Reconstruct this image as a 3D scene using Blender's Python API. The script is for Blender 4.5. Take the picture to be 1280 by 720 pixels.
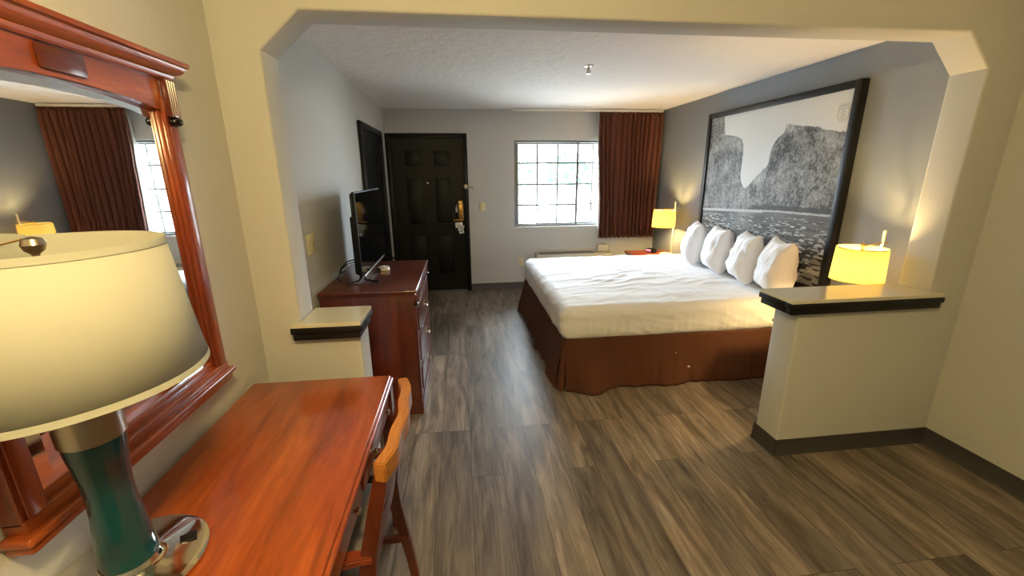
import bpy, bmesh, math, random
import numpy as np
from mathutils import Vector, Matrix, noise
random.seed(7)
for o in list(bpy.data.objects): bpy.data.objects.remove(o)
C = bpy.context.scene.collection
PI = math.pi

# ------------------------------------------------------------------ camera
F, PITCH, YAW, ROLL, CH = 524.209, .267, .117, -.009, 1.631
fwd = Vector((math.sin(YAW)*math.cos(PITCH), math.cos(YAW)*math.cos(PITCH), -math.sin(PITCH)))
rt = Vector((math.cos(YAW), -math.sin(YAW), 0)); up = rt.cross(fwd)
rt, up = rt*math.cos(ROLL)+up*math.sin(ROLL), up*math.cos(ROLL)-rt*math.sin(ROLL)
cam_d = bpy.data.cameras.new('camera'); cam = bpy.data.objects.new('camera', cam_d); C.objects.link(cam)
cam.matrix_world = Matrix(((rt.x, up.x, -fwd.x, 0), (rt.y, up.y, -fwd.y, 0), (rt.z, up.z, -fwd.z, CH), (0, 0, 0, 1)))
cam_d.sensor_width = 36; cam_d.lens = F/1280*36; cam_d.clip_start = .02
bpy.context.scene.camera = cam

# ------------------------------------------------------------------ light
SKY_STRENGTH = 44.0
CEILING_LAMP_W = 86.0
BED_LAMP_W = 105.0
EXPOSURE = 0.14
sc = bpy.context.scene
sc.view_settings.view_transform = 'Standard'; sc.view_settings.look = 'None'
sc.view_settings.gamma = 1; sc.view_settings.use_curve_mapping = False
sc.view_settings.exposure = EXPOSURE
w = bpy.data.worlds.new('world'); sc.world = w; w.use_nodes = True
bg = w.node_tree.nodes['Background']; bg.inputs[0].default_value = (.80, .90, 1, 1); bg.inputs[1].default_value = SKY_STRENGTH
pl = bpy.data.lights.new('window_portal', 'AREA'); pl.shape = 'RECTANGLE'; pl.size = 1.66; pl.size_y = 1.2
pl.cycles.is_portal = True
po = bpy.data.objects.new('window_portal', pl); C.objects.link(po); po.location = (1.56, 6.03, 1.475)
po.rotation_euler = (math.radians(-90), 0, 0)

def point(name, loc, watts, col, r, parent=None):
    l = bpy.data.lights.new(name, 'POINT'); l.energy = watts; l.color = col; l.shadow_soft_size = r
    o = bpy.data.objects.new(name, l); C.objects.link(o); o.location = loc
    if parent: o.parent = parent
    return o

# ------------------------------------------------------------------ materials
def lin(r, g, b):
    f = lambda c: (c/255/12.92) if c/255 <= .04045 else ((c/255+.055)/1.055)**2.4
    return (f(r), f(g), f(b), 1)
def mat(name, col, rough=.5, metal=0, bump=0, bscale=60, spec=.5, coat=0, bdist=.002, detail=3, sheen=0):
    m = bpy.data.materials.new(name); m.use_nodes = True; nt = m.node_tree; b = nt.nodes['Principled BSDF']
    b.inputs['Base Color'].default_value = col; b.inputs['Roughness'].default_value = rough
    b.inputs['Metallic'].default_value = metal; b.inputs['Specular IOR Level'].default_value = spec
    b.inputs['Coat Weight'].default_value = coat; b.inputs['Coat Roughness'].default_value = .08
    b.inputs['Sheen Weight'].default_value = sheen
    if bump:
        tc = nt.nodes.new('ShaderNodeTexCoord'); n = nt.nodes.new('ShaderNodeTexNoise')
        n.inputs['Scale'].default_value = bscale; n.inputs['Detail'].default_value = detail
        nt.links.new(tc.outputs['Object'], n.inputs['Vector'])
        bp = nt.nodes.new('ShaderNodeBump'); bp.inputs['Strength'].default_value = bump; bp.inputs['Distance'].default_value = bdist
        nt.links.new(n.outputs['Fac'], bp.inputs['Height']); nt.links.new(bp.outputs[0], b.inputs['Normal'])
    return m
def ramp(nt, stops):
    r = nt.nodes.new('ShaderNodeValToRGB'); e = r.color_ramp.elements
    e[0].position, e[0].color = stops[0]; e[1].position, e[1].color = stops[-1]
    for p, c in stops[1:-1]:
        k = e.new(p); k.color = c
    return r
def wood(name, c0, c1, c2, axis='y', rough=.28, coat=.4, scale=1.0):
    m = bpy.data.materials.new(name); m.use_nodes = True; nt = m.node_tree; b = nt.nodes['Principled BSDF']
    tc = nt.nodes.new('ShaderNodeTexCoord'); mp = nt.nodes.new('ShaderNodeMapping')
    s = {'x': (1.2, 9, 9), 'y': (9, 1.2, 9), 'z': (9, 9, 1.2)}[axis]
    mp.inputs['Scale'].default_value = [k*scale for k in s]
    nt.links.new(tc.outputs['Object'], mp.inputs['Vector'])
    n = nt.nodes.new('ShaderNodeTexNoise'); n.inputs['Scale'].default_value = 1.3; n.inputs['Detail'].default_value = 6
    n.inputs['Roughness'].default_value = .6; n.inputs['Distortion'].default_value = 1.2
    nt.links.new(mp.outputs[0], n.inputs['Vector'])
    r = ramp(nt, [(.3, c0), (.52, c1), (.72, c2)]); nt.links.new(n.outputs['Fac'], r.inputs[0])
    n2 = nt.nodes.new('ShaderNodeTexNoise'); n2.inputs['Scale'].default_value = 14; n2.inputs['Detail'].default_value = 4
    nt.links.new(mp.outputs[0], n2.inputs['Vector'])
    mx = nt.nodes.new('ShaderNodeMixRGB'); mx.blend_type = 'MULTIPLY'; mx.inputs[0].default_value = .35
    nt.links.new(r.outputs[0], mx.inputs[1])
    r2 = ramp(nt, [(.35, (.55, .5, .5, 1)), (.6, (1, 1, 1, 1))]); nt.links.new(n2.outputs['Fac'], r2.inputs[0])
    nt.links.new(r2.outputs[0], mx.inputs[2]); nt.links.new(mx.outputs[0], b.inputs['Base Color'])
    b.inputs['Roughness'].default_value = rough; b.inputs['Coat Weight'].default_value = coat; b.inputs['Coat Roughness'].default_value = .12
    return m
def plaster(name, col, scale=95, strength=.35, dist=.004):
    m = mat(name, col, .75, bump=strength, bscale=scale, bdist=dist, detail=2, spec=.35)
    return m
def floor_mat():
    m = bpy.data.materials.new('vinyl_plank'); m.use_nodes = True; nt = m.node_tree; b = nt.nodes['Principled BSDF']; L = nt.links.new
    tc = nt.nodes.new('ShaderNodeTexCoord'); sp = nt.nodes.new('ShaderNodeSeparateXYZ'); L(tc.outputs['Object'], sp.inputs[0])
    cb = nt.nodes.new('ShaderNodeCombineXYZ'); L(sp.outputs[1], cb.inputs[0]); L(sp.outputs[0], cb.inputs[1])
    br = nt.nodes.new('ShaderNodeTexBrick'); L(cb.outputs[0], br.inputs['Vector'])
    br.inputs['Scale'].default_value = 1; br.inputs['Brick Width'].default_value = 1.22; br.inputs['Row Height'].default_value = .178
    br.inputs['Mortar Size'].default_value = .0012; br.inputs['Mortar Smooth'].default_value = .1; br.offset = .37; br.offset_frequency = 3
    br.inputs['Color1'].default_value = (0, 0, 0, 1); br.inputs['Color2'].default_value = (1, 1, 1, 1); br.inputs['Mortar'].default_value = (.5, .5, .5, 1)
    ml = nt.nodes.new('ShaderNodeMath'); ml.operation = 'MULTIPLY'; ml.inputs[1].default_value = 37; L(br.outputs['Color'], ml.inputs[0])
    mp = nt.nodes.new('ShaderNodeMapping'); mp.inputs['Scale'].default_value = (9, 1.2, 1); L(tc.outputs['Object'], mp.inputs[0])
    n = nt.nodes.new('ShaderNodeTexNoise'); n.noise_dimensions = '4D'; n.inputs['Scale'].default_value = 1.6; n.inputs['Detail'].default_value = 5
    n.inputs['Distortion'].default_value = .8; n.inputs['Roughness'].default_value = .62
    L(mp.outputs[0], n.inputs['Vector']); L(ml.outputs[0], n.inputs['W'])
    r = ramp(nt, [(.26, lin(66, 58, 52)), (.42, lin(104, 95, 87)), (.56, lin(134, 124, 114)), (.74, lin(166, 155, 143))]); L(n.outputs['Fac'], r.inputs[0])
    # fine grain
    mp2 = nt.nodes.new('ShaderNodeMapping'); mp2.inputs['Scale'].default_value = (60, 3, 1); L(tc.outputs['Object'], mp2.inputs[0])
    n2 = nt.nodes.new('ShaderNodeTexNoise'); n2.noise_dimensions = '4D'; n2.inputs['Scale'].default_value = 2; n2.inputs['Detail'].default_value = 4
    L(mp2.outputs[0], n2.inputs['Vector']); L(ml.outputs[0], n2.inputs['W'])
    g = ramp(nt, [(.3, (.62, .62, .62, 1)), (.65, (1.08, 1.08, 1.08, 1))]); L(n2.outputs['Fac'], g.inputs[0])
    m1 = nt.nodes.new('ShaderNodeMixRGB'); m1.blend_type = 'MULTIPLY'; m1.inputs[0].default_value = .8; L(r.outputs[0], m1.inputs[1]); L(g.outputs[0], m1.inputs[2])
    # knots
    mp3 = nt.nodes.new('ShaderNodeMapping'); mp3.inputs['Scale'].default_value = (5.2, 2.0, 1); L(tc.outputs['Object'], mp3.inputs[0])
    v = nt.nodes.new('ShaderNodeTexVoronoi'); v.voronoi_dimensions = '4D'; v.inputs['Scale'].default_value = 1.25; L(mp3.outputs[0], v.inputs['Vector']); L(ml.outputs[0], v.inputs['W'])
    k = ramp(nt, [(.03, (.42, .40, .38, 1)), (.16, (1, 1, 1, 1))]); L(v.outputs['Distance'], k.inputs[0])
    m2 = nt.nodes.new('ShaderNodeMixRGB'); m2.blend_type = 'MULTIPLY'; m2.inputs[0].default_value = .8; L(m1.outputs[0], m2.inputs[1]); L(k.outputs[0], m2.inputs[2])
    # plank-to-plank tone
    t = ramp(nt, [(0, (.60, .60, .61, 1)), (.5, (.9, .89, .88, 1)), (1, (1.2, 1.16, 1.12, 1))]); L(br.outputs['Color'], t.inputs[0])
    m3 = nt.nodes.new('ShaderNodeMixRGB'); m3.blend_type = 'MULTIPLY'; m3.inputs[0].default_value = 1; L(m2.outputs[0], m3.inputs[1]); L(t.outputs[0], m3.inputs[2])
    m4 = nt.nodes.new('ShaderNodeMixRGB'); L(br.outputs['Fac'], m4.inputs[0]); L(m3.outputs[0], m4.inputs[1]); m4.inputs[2].default_value = lin(38, 34, 31)
    hs = nt.nodes.new('ShaderNodeHueSaturation'); hs.inputs['Value'].default_value = FLOOR_VALUE; hs.inputs['Saturation'].default_value = 1.15
    L(m4.outputs[0], hs.inputs['Color']); L(hs.outputs[0], b.inputs['Base Color'])
    b.inputs['Roughness'].default_value = .42; b.inputs['Specular IOR Level'].default_value = .35
    bp = nt.nodes.new('ShaderNodeBump'); bp.inputs['Strength'].default_value = .25; bp.inputs['Distance'].default_value = .001
    L(n2.outputs['Fac'], bp.inputs['Height']); L(bp.outputs[0], b.inputs['Normal'])
    return m
FLOOR_VALUE = 1.15

M = {}
M['wall'] = plaster('wall_paint', lin(197, 196, 191))
M['accent'] = plaster('accent_wall_paint', lin(134, 139, 146))
M['floor'] = floor_mat()
def knock():
    m = bpy.data.materials.new('knockdown_ceiling'); m.use_nodes = True; nt = m.node_tree; b = nt.nodes['Principled BSDF']; L = nt.links.new
    b.inputs['Base Color'].default_value = lin(240, 236, 232); b.inputs['Roughness'].default_value = .8
    tc = nt.nodes.new('ShaderNodeTexCoord'); n = nt.nodes.new('ShaderNodeTexNoise'); n.inputs['Scale'].default_value = 11; n.inputs['Detail'].default_value = 5
    n.inputs['Distortion'].default_value = .6; L(tc.outputs['Object'], n.inputs['Vector'])
    r = ramp(nt, [(.47, (0, 0, 0, 1)), (.54, (1, 1, 1, 1))]); L(n.outputs['Fac'], r.inputs[0])
    bp = nt.nodes.new('ShaderNodeBump'); bp.inputs['Strength'].default_value = .5; bp.inputs['Distance'].default_value = .005
    L(r.outputs[0], bp.inputs['Height']); L(bp.outputs[0], b.inputs['Normal']); return m
M['ceiling'] = knock()
M['base'] = mat('vinyl_baseboard', lin(62, 60, 60), .5)
M['black'] = mat('black_door_paint', lin(15, 18, 19), .42, spec=.25)
M['trimblack'] = mat('black_trim_paint', lin(19, 19, 19), .45, spec=.3)
M['cream'] = mat('cream_laminate', lin(215, 210, 188), .16, spec=.6, coat=.5)
M['white'] = mat('white_plastic', lin(225, 222, 212), .45)
M['ivory'] = mat('ivory_plastic', lin(225, 214, 165), .45)
M['alu'] = mat('grey_aluminium', lin(120, 122, 124), .4, metal=.6)
M['brass'] = mat('brushed_brass', lin(190, 150, 90), .3, metal=1)
M['chrome'] = mat('polished_chrome', lin(225, 218, 205), .08, metal=1)
M['nickel'] = mat('brushed_nickel', lin(170, 160, 145), .3, metal=1, bump=.05, bscale=200)
M['cherry_y'] = wood('cherry_lengthwise', lin(118, 50, 18), lin(158, 74, 28), lin(180, 94, 40), 'y')
M['cherry_z'] = wood('cherry_upright', lin(100, 40, 18), lin(136, 58, 26), lin(158, 74, 36), 'z')
M['cherry_x'] = wood('cherry_crosswise', lin(100, 40, 18), lin(136, 58, 26), lin(158, 74, 36), 'x')
M['dark_y'] = wood('dark_cherry_lengthwise', lin(72, 26, 14), lin(96, 38, 20), lin(118, 50, 28), 'y')
M['dark_z'] = wood('dark_cherry_upright', lin(72, 26, 14), lin(96, 38, 20), lin(118, 50, 28), 'z')
M['honey_y'] = wood('honey_rail_wood', lin(140, 84, 30), lin(172, 110, 46), lin(192, 130, 58), 'y')
M['blackgloss'] = mat('black_gloss', lin(12, 12, 12), .15, spec=.6)
M['screen'] = mat('screen_glass', lin(6, 6, 7), .06, spec=.6)
M['blackmatte'] = mat('black_plastic', lin(14, 14, 15), .5, spec=.25)
M['sheet'] = mat('white_sheet', lin(236, 236, 238), .85, bump=.35, bscale=9, bdist=.02, detail=5, sheen=.1)
M['pillow'] = mat('white_pillowcase', lin(238, 238, 242), .85, bump=.25, bscale=12, bdist=.012, detail=5)
M['skirt'] = mat('rust_brown_fabric', lin(82, 44, 26), .9, bump=.2, bscale=300, bdist=.001)
M['curtain'] = mat('rust_curtain_fabric', lin(110, 63, 45), .85, bump=.15, bscale=400, bdist=.001)
M['liner'] = mat('white_liner_fabric', lin(225, 220, 205), .85)
M['seat'] = mat('grey_brown_upholstery', lin(118, 108, 100), .9, bump=.4, bscale=120)
M['grey'] = mat('grey_metal', lin(120, 118, 112), .5)
M['putty'] = mat('putty_metal', lin(196, 188, 168), .5)
M['mirror'] = mat('mirror_silver', (.76, .78, .79, 1), .015, metal=1)
M['bevelglass'] = mat('bevelled_mirror', (.85, .88, .88, 1), .06, metal=1)
def glassmat():
    m = bpy.data.materials.new('window_glass'); m.use_nodes = True; nt = m.node_tree; L = nt.links.new
    for n in list(nt.nodes):
        if n.type == 'BSDF_PRINCIPLED': nt.nodes.remove(n)
    t = nt.nodes.new('ShaderNodeBsdfTransparent'); t.inputs[0].default_value = (.95, .97, .97, 1); g = nt.nodes.new('ShaderNodeBsdfGlossy'); g.inputs['Roughness'].default_value = .02
    f = nt.nodes.new('ShaderNodeFresnel'); f.inputs[0].default_value = 1.3; x = nt.nodes.new('ShaderNodeMixShader')
    L(f.outputs[0], x.inputs[0]); L(t.outputs[0], x.inputs[1]); L(g.outputs[0], x.inputs[2]); L(x.outputs[0], nt.nodes['Material Output'].inputs[0])
    return m
M['glass'] = glassmat()
def shade_mat(name, dcol, tcol, mix):
    m = bpy.data.materials.new(name); m.use_nodes = True; nt = m.node_tree; L = nt.links.new
    for n in list(nt.nodes):
        if n.type == 'BSDF_PRINCIPLED': nt.nodes.remove(n)
    d = nt.nodes.new('ShaderNodeBsdfDiffuse'); d.inputs[0].default_value = dcol; t = nt.nodes.new('ShaderNodeBsdfTranslucent'); t.inputs[0].default_value = tcol
    tc = nt.nodes.new('ShaderNodeTexCoord'); n = nt.nodes.new('ShaderNodeTexNoise'); n.inputs['Scale'].default_value = 350
    L(tc.outputs['Object'], n.inputs['Vector']); bp = nt.nodes.new('ShaderNodeBump'); bp.inputs['Strength'].default_value = .15; bp.inputs['Distance'].default_value = .001
    L(n.outputs['Fac'], bp.inputs['Height']); L(bp.outputs[0], d.inputs['Normal'])
    x = nt.nodes.new('ShaderNodeMixShader'); x.inputs[0].default_value = mix
    L(d.outputs[0], x.inputs[1]); L(t.outputs[0], x.inputs[2]); L(x.outputs[0], nt.nodes['Material Output'].inputs[0])
    return m
M['bedshade'] = shade_mat('yellow_linen_shade', (.50, .42, .18, 1), (.27, .205, .045, 1), .40)
M['deskshade'] = shade_mat('cream_linen_shade', lin(182, 182, 172), lin(205, 192, 150), .10)
def emit(name, col, s):
    m = bpy.data.materials.new(name); m.use_nodes = True; b = m.node_tree.nodes['Principled BSDF']
    b.inputs['Base Color'].default_value = col; b.inputs['Emission Color'].default_value = col; b.inputs['Emission Strength'].default_value = s
    return m
M['bulb'] = emit('lit_bulb', (1, .8, .45, 1), 12)
M['dome'] = emit('lit_ceiling_dome', (1, .8, .45, 1), 1.5)
M['pink'] = emit('pink_display', (.9, .25, .4, 1), .6)
def tealglass():
    m = mat('teal_glass', lin(2, 62, 72), .10, spec=.5, coat=.3)
    nt = m.node_tree; b = nt.nodes['Principled BSDF']; L = nt.links.new
    b.inputs['Transmission Weight'].default_value = .0; b.inputs['IOR'].default_value = 1.5
    return m
M['teal'] = tealglass()

# ------------------------------------------------------------------ mesh helpers
def empty(name, loc=(0, 0, 0), rz=0):
    o = bpy.data.objects.new(name, None); C.objects.link(o); o.location = loc; o.rotation_euler = (0, 0, rz); o.empty_display_size = .1
    return o
def tag(o, label=None, cat=None, group=None, kind=None):
    if label: o['label'] = label
    if cat: o['category'] = cat
    if group: o['group'] = group
    if kind: o['kind'] = kind
    return o
def obj(name, bm, m, parent=None, smooth=35, origin=None):
    me = bpy.data.meshes.new(name)
    bmesh.ops.recalc_face_normals(bm, faces=bm.faces[:])
    if origin is not None: bmesh.ops.translate(bm, verts=bm.verts[:], vec=-Vector(origin))
    bm.to_mesh(me); bm.free()
    me.materials.append(m)
    if smooth:
        me.shade_smooth(); me.set_sharp_from_angle(angle=math.radians(smooth))
    o = bpy.data.objects.new(name, me); C.objects.link(o)
    if origin is not None: o.location = origin
    if parent: o.parent = parent
    return o
def B(): return bmesh.new()
def bx(bm, x, y, z, bev=0, seg=2, rz=0, piv=None):
    x0, x1 = sorted(x); y0, y1 = sorted(y); z0, z1 = sorted(z)
    r = bmesh.ops.create_cube(bm, size=1)
    vs = r['verts']
    for v in vs: v.co = Vector((x0+(v.co.x+.5)*(x1-x0), y0+(v.co.y+.5)*(y1-y0), z0+(v.co.z+.5)*(z1-z0)))
    if rz:
        p = Vector(piv) if piv else Vector(((x0+x1)/2, (y0+y1)/2, 0))
        bmesh.ops.rotate(bm, verts=vs, cent=p, matrix=Matrix.Rotation(rz, 3, 'Z'))
    if bev:
        es = list({e for v in vs for e in v.link_edges})
        bmesh.ops.bevel(bm, geom=es, offset=bev, segments=seg, profile=.5, affect='EDGES', clamp_overlap=True)
    return bm
def prism(bm, poly, axis, a0, a1):
    """extrude a 2d polygon along axis; poly coordinates are the other two axes in xyz order"""
    def P(p, a): return {'x': (a, p[0], p[1]), 'y': (p[0], a, p[1]), 'z': (p[0], p[1], a)}[axis]
    A = [bm.verts.new(P(p, a0)) for p in poly]; Bv = [bm.verts.new(P(p, a1)) for p in poly]
    n = len(poly); fs = [bm.faces.new(A), bm.faces.new(Bv[::-1])]
    for i in range(n): fs.append(bm.faces.new((A[i], Bv[i], Bv[(i+1) % n], A[(i+1) % n])))
    return bm
def tube(bm, pts, r, n=8, cap=True, flat=1.0):
    pts = [Vector(p) for p in pts]; rs = r if isinstance(r, (list, tuple)) else [r]*len(pts)
    rings = []; t0 = (pts[1]-pts[0]).normalized(); a = Vector((0, 0, 1)) if abs(t0.z) < .9 else Vector((1, 0, 0))
    u = t0.cross(a).normalized()
    for i, p in enumerate(pts):
        t = ((pts[min(i+1, len(pts)-1)]-pts[max(i-1, 0)])).normalized()
        u = (u-t*u.dot(t)).normalized(); v = t.cross(u)
        rings.append([bm.verts.new(p+(u*math.cos(k*2*PI/n)+v*math.sin(k*2*PI/n)*flat)*rs[i]) for k in range(n)])
    for A, Bq in zip(rings, rings[1:]):
        for k in range(n): bm.faces.new((A[k], A[(k+1) % n], Bq[(k+1) % n], Bq[k]))
    if cap: bm.faces.new(rings[0][::-1]); bm.faces.new(rings[-1])
    return bm
def bar(bm, pts, w, h, side=(0, 1, 0)):
    """rectangular section swept along pts; w across 'side', h in the other direction; w,h may be lists"""
    pts = [Vector(p) for p in pts]; n = len(pts); W = w if isinstance(w, list) else [w]*n; H = h if isinstance(h, list) else [h]*n
    rings = []; s = Vector(side)
    for i, p in enumerate(pts):
        t = (pts[min(i+1, n-1)]-pts[max(i-1, 0)]).normalized(); u = (s-t*s.dot(t)).normalized(); v = t.cross(u)
        rings.append([bm.verts.new(p+u*a*W[i]/2+v*b*H[i]/2) for a, b in ((-1, -1), (1, -1), (1, 1), (-1, 1))])
    for A, Q in zip(rings, rings[1:]):
        for k in range(4): bm.faces.new((A[k], A[(k+1) % 4], Q[(k+1) % 4], Q[k]))
    bm.faces.new(rings[0][::-1]); bm.faces.new(rings[-1]); return bm
def lathe(bm, prof, c=(0, 0, 0), n=32, capb=True, capt=True, sx=1, sy=1):
    R = []
    for r, z in prof: R.append([bm.verts.new((c[0]+r*sx*math.cos(k*2*PI/n), c[1]+r*sy*math.sin(k*2*PI/n), c[2]+z)) for k in range(n)])
    for A, Q in zip(R, R[1:]):
        for k in range(n): bm.faces.new((A[k], A[(k+1) % n], Q[(k+1) % n], Q[k]))
    if capb: bm.faces.new(R[0][::-1])
    if capt: bm.faces.new(R[-1])
    return bm
def grid(bm, nu, nv, fn):
    V = [[bm.verts.new(fn(i/(nu-1), j/(nv-1))) for j in range(nv)] for i in range(nu)]
    for i in range(nu-1):
        for j in range(nv-1): bm.faces.new((V[i][j], V[i+1][j], V[i+1][j+1], V[i][j+1]))
    return V
def smoothstep(a, b, x):
    t = max(0, min(1, (x-a)/(b-a))); return t*t*(3-2*t)
def struct(name, bm, m, parent=None, smooth=35):
    o = obj(name, bm, m, parent, smooth)
    if not parent: o['kind'] = 'structure'
    return o

# ------------------------------------------------------------------ room shell
XL, XR, D, H = -.945, 2.79, 5.88, 2.44
YB = -2.3                # wall behind the viewer
P0, P1 = 1.95, 2.13      # partition with the opening
struct('floor', bx(B(), (XL-.15, XR+.15), (YB-.15, D+.15), (-.1, 0)), M['floor'], smooth=0)
struct('ceiling', bx(B(), (XL-.15, XR+.15), (YB-.15, D+.15), (H, H+.1)), M['ceiling'], smooth=0)
struct('wall_left', bx(B(), (XL-.15, XL), (YB, D), (0, H)), M['wall'], smooth=0)
struct('wall_right', bx(B(), (XR, XR+.15), (P1, D), (0, H)), M['accent'], smooth=0)
struct('wall_front_right', bx(B(), (XR, XR+.15), (YB, P1), (0, H)), M['wall'], smooth=0)
struct('wall_behind', bx(B(), (XL-.15, XR+.15), (YB-.15, YB), (0, H)), M['wall'], smooth=0)
# back wall with door and window openings
WX0, WX1, WZ0, WZ1 = .738, 2.35, .892, 2.058
DX0, DX1, DZ = -.885, .05, 2.085
bm = B(); T = .15
for x, z in (((XL-.15, DX0), (0, H)), ((DX0, DX1), (DZ, H)), ((DX1, WX0), (0, H)), ((WX0, WX1), (0, WZ0)), ((WX0, WX1), (WZ1, H)), ((WX1, XR+.15), (0, H))):
    bx(bm, x, (D, D+T), z)
bmesh.ops.remove_doubles(bm, verts=bm.verts[:], dist=1e-5)
struct('wall_back', bm, M['wall'], smooth=0)
# partition
poly = [(XL, 0), (-.505, 0), (-.505, .93), (-.765, .93), (-.765, 2.112), (-.602, 2.256), (2.422, 2.256), (2.569, 2.103),
        (2.569, .93), (1.79, .93), (1.79, 0), (XR, 0), (XR, H), (XL, H)]
bm = prism(B(), poly, 'y', P0, P1)
bmesh.ops.recalc_face_normals(bm, faces=bm.faces[:])
es = [e for e in bm.edges if len(e.link_faces) == 2 and (e.link_faces[0].normal.y*e.link_faces[1].normal.y == 0 or 1)
      and abs(abs(e.link_faces[0].normal.y)-abs(e.link_faces[1].normal.y)) > .5
      and not any(abs(v.co.x-XL) < .001 or abs(v.co.x-XR) < .001 or v.co.z > 2.4 for v in e.verts[:1]) and not all(abs(v.co.x-XL) < .001 or abs(v.co.x-XR) < .001 or v.co.z > 2.4 or v.co.z < .001 for v in e.verts)]
bmesh.ops.bevel(bm, geom=es, offset=.012, segments=3, profile=.5, affect='EDGES')
struct('wall_partition', bm, M['wall'], smooth=40)
# baseboards: vinyl cove with a small toe
def cove(bm, axis, a0, a1, face, sgn, h=.1):
    prof = [(0, 0), (.016*sgn, 0), (.006*sgn, .014), (.004*sgn, h), (0, h)]
    if axis == 'x': prism(bm, [(face+p[0], p[1]) for p in prof], 'x', a0, a1)
    else: prism(bm, [(face+p[0], p[1]) for p in prof], 'y', a0, a1)
    return bm
struct('baseboard_right', cove(B(), 'y', YB, P0, XR, -1), M['base'])
struct('baseboard_far_right', cove(B(), 'y', P1, D, XR, -1), M['base'])
struct('baseboard_back', cove(B(), 'x', .105, XR, D, -1), M['base'])
struct('baseboard_left', cove(cove(B(), 'y', YB, P0, XL, 1), 'y', P1, 4.33, XL, 1), M['base'])
struct('baseboard_half_wall_right', cove(cove(cove(B(), 'x', 1.778, XR, P0, -1), 'x', 1.778, XR, P1, 1), 'y', P0-.012, P1+.012, 1.79, -1), M['base'])
struct('baseboard_half_wall_left', cove(cove(cove(B(), 'x', XL, -.493, P0, -1), 'x', XL, -.493, P1, 1), 'y', P0-.012, P1+.012, -.505, 1), M['base'])

# ledges on the half walls
def ledge(name, x0, x1, jamb, label, sgn):
    """free end at x1 (sgn=+1 free end on the right)"""
    t = tag(empty(name, ((x0+x1)/2, (P0+P1)/2, .9)), label, 'ledge')
    L = t.location.copy(); fx, bxk = P0-.05, P1+.022
    a, b = (x0, x1)
    if sgn > 0: top = [(a, fx), (b, fx), (b, bxk), (jamb+.001, bxk), (jamb+.001, P0-.001), (a, P0-.001)]
    else: top = [(b, fx), (a, fx), (a, bxk), (jamb-.001, bxk), (jamb-.001, P0-.001), (b, P0-.001)]
    sh = lambda q: [(p[0]-L.x, p[1]-L.y) for p in q]
    bm = prism(B(), sh(top), 'z', .957-L.z, .975-L.z)
    bmesh.ops.recalc_face_normals(bm, faces=bm.faces[:])
    bmesh.ops.bevel(bm, geom=[e for e in bm.edges if abs(e.verts[0].co.z-e.verts[1].co.z) < 1e-6 and e.verts[0].co.z > .07], offset=.003, segments=2, affect='EDGES')
    obj('ledge_top', bm, M['cream'], t)
    bm = B(); wallx = -.505 if sgn > 0 else 1.79
    for (ins, z0, z1) in ((-.003, .927, .9565), (.007, .893, .926)):
        f = fx+ins; e = (b-ins*1) if sgn > 0 else (a+ins*1)
        xa, xb = (a+ins*.5, e) if sgn > 0 else (e, b-ins*.5)
        bx(bm, (xa-L.x, xb-L.x), (f-L.y, P0-.0005-L.y), (z0-L.z, z1-L.z), .004)
        if sgn > 0: bx(bm, (wallx+.001-L.x, xb-L.x), (P0-.002-L.y, bxk-ins-L.y), (z0-L.z, z1-L.z), .004)
        else: bx(bm, (xa-L.x, wallx-.001-L.x), (P0-.002-L.y, bxk-ins-L.y), (z0-L.z, z1-L.z), .004)
    obj('moulding', bm, M['trimblack'], t)
ledge('ledge', -.795, -.485, -.765, 'short cream-topped ledge with black moulding on the left half wall, beside the desk', 1)
ledge('ledge', 1.70, 2.605, 2.569, 'long cream-topped ledge with black moulding on the right half wall, by the lit lamp', -1)

# ------------------------------------------------------------------ doors
def panel_door(name, w, h, locx, locy, rz, panels, gap=.004):
    """six panel door, local x along width, front faces local -y; origin at bottom middle of the opening"""
    t = empty(name, (locx, locy, 0), rz); t['kind'] = 'structure'
    bm = B(); th = .045
    xs = [-w/2+.002, -.33*w+.0, -.33*w+.0, w/2-.002]
    body = B(); bx(body, (-w/2+.002, w/2-.002), (.012, th), (.008, h-gap), .002)
    # stiles and rails standing proud of the recessed field
    x0, x1 = -w/2+.002, w/2-.002; cols = panels[0]; rows = panels[1]
    def slab(xa, xb, za, zb): bx(body, (xa, xb), (0, .014), (za, zb))
    xs = [x0]+[v for c in cols for v in c]+[x1]
    for i in range(0, len(xs), 2): slab(xs[i], xs[i+1], .008, h-gap)
    zs = [.008]+[v for r in rows for v in r]+[h-gap]
    for c in cols:
        for i in range(0, len(zs), 2): slab(c[0], c[1], zs[i], zs[i+1])
    obj('door_slab', body, M['black'], t)
    for c in cols:
        for r in rows:
            p = B(); m_ = .03
            a = [(c[0], r[0]), (c[1], r[0]), (c[1], r[1]), (c[0], r[1])]
            b_ = [(c[0]+m_, r[0]+m_), (c[1]-m_, r[0]+m_), (c[1]-m_, r[1]-m_), (c[0]+m_, r[1]-m_)]
            A = [p.verts.new((q[0], .013, q[1])) for q in a]; Bq = [p.verts.new((q[0]*.0+q[0], .003, q[1])) for q in b_]
            A2 = [p.verts.new((q[0], .0145, q[1])) for q in a]
            p.faces.new(Bq); p.faces.new(A2[::-1])
            for i in range(4):
                p.faces.new((A[i], A[(i+1) % 4], Bq[(i+1) % 4], Bq[i])); p.faces.new((A[i], A2[i], A2[(i+1) % 4], A[(i+1) % 4]))
            obj('door_panel', p, M['black'], t)
    return t
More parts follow.
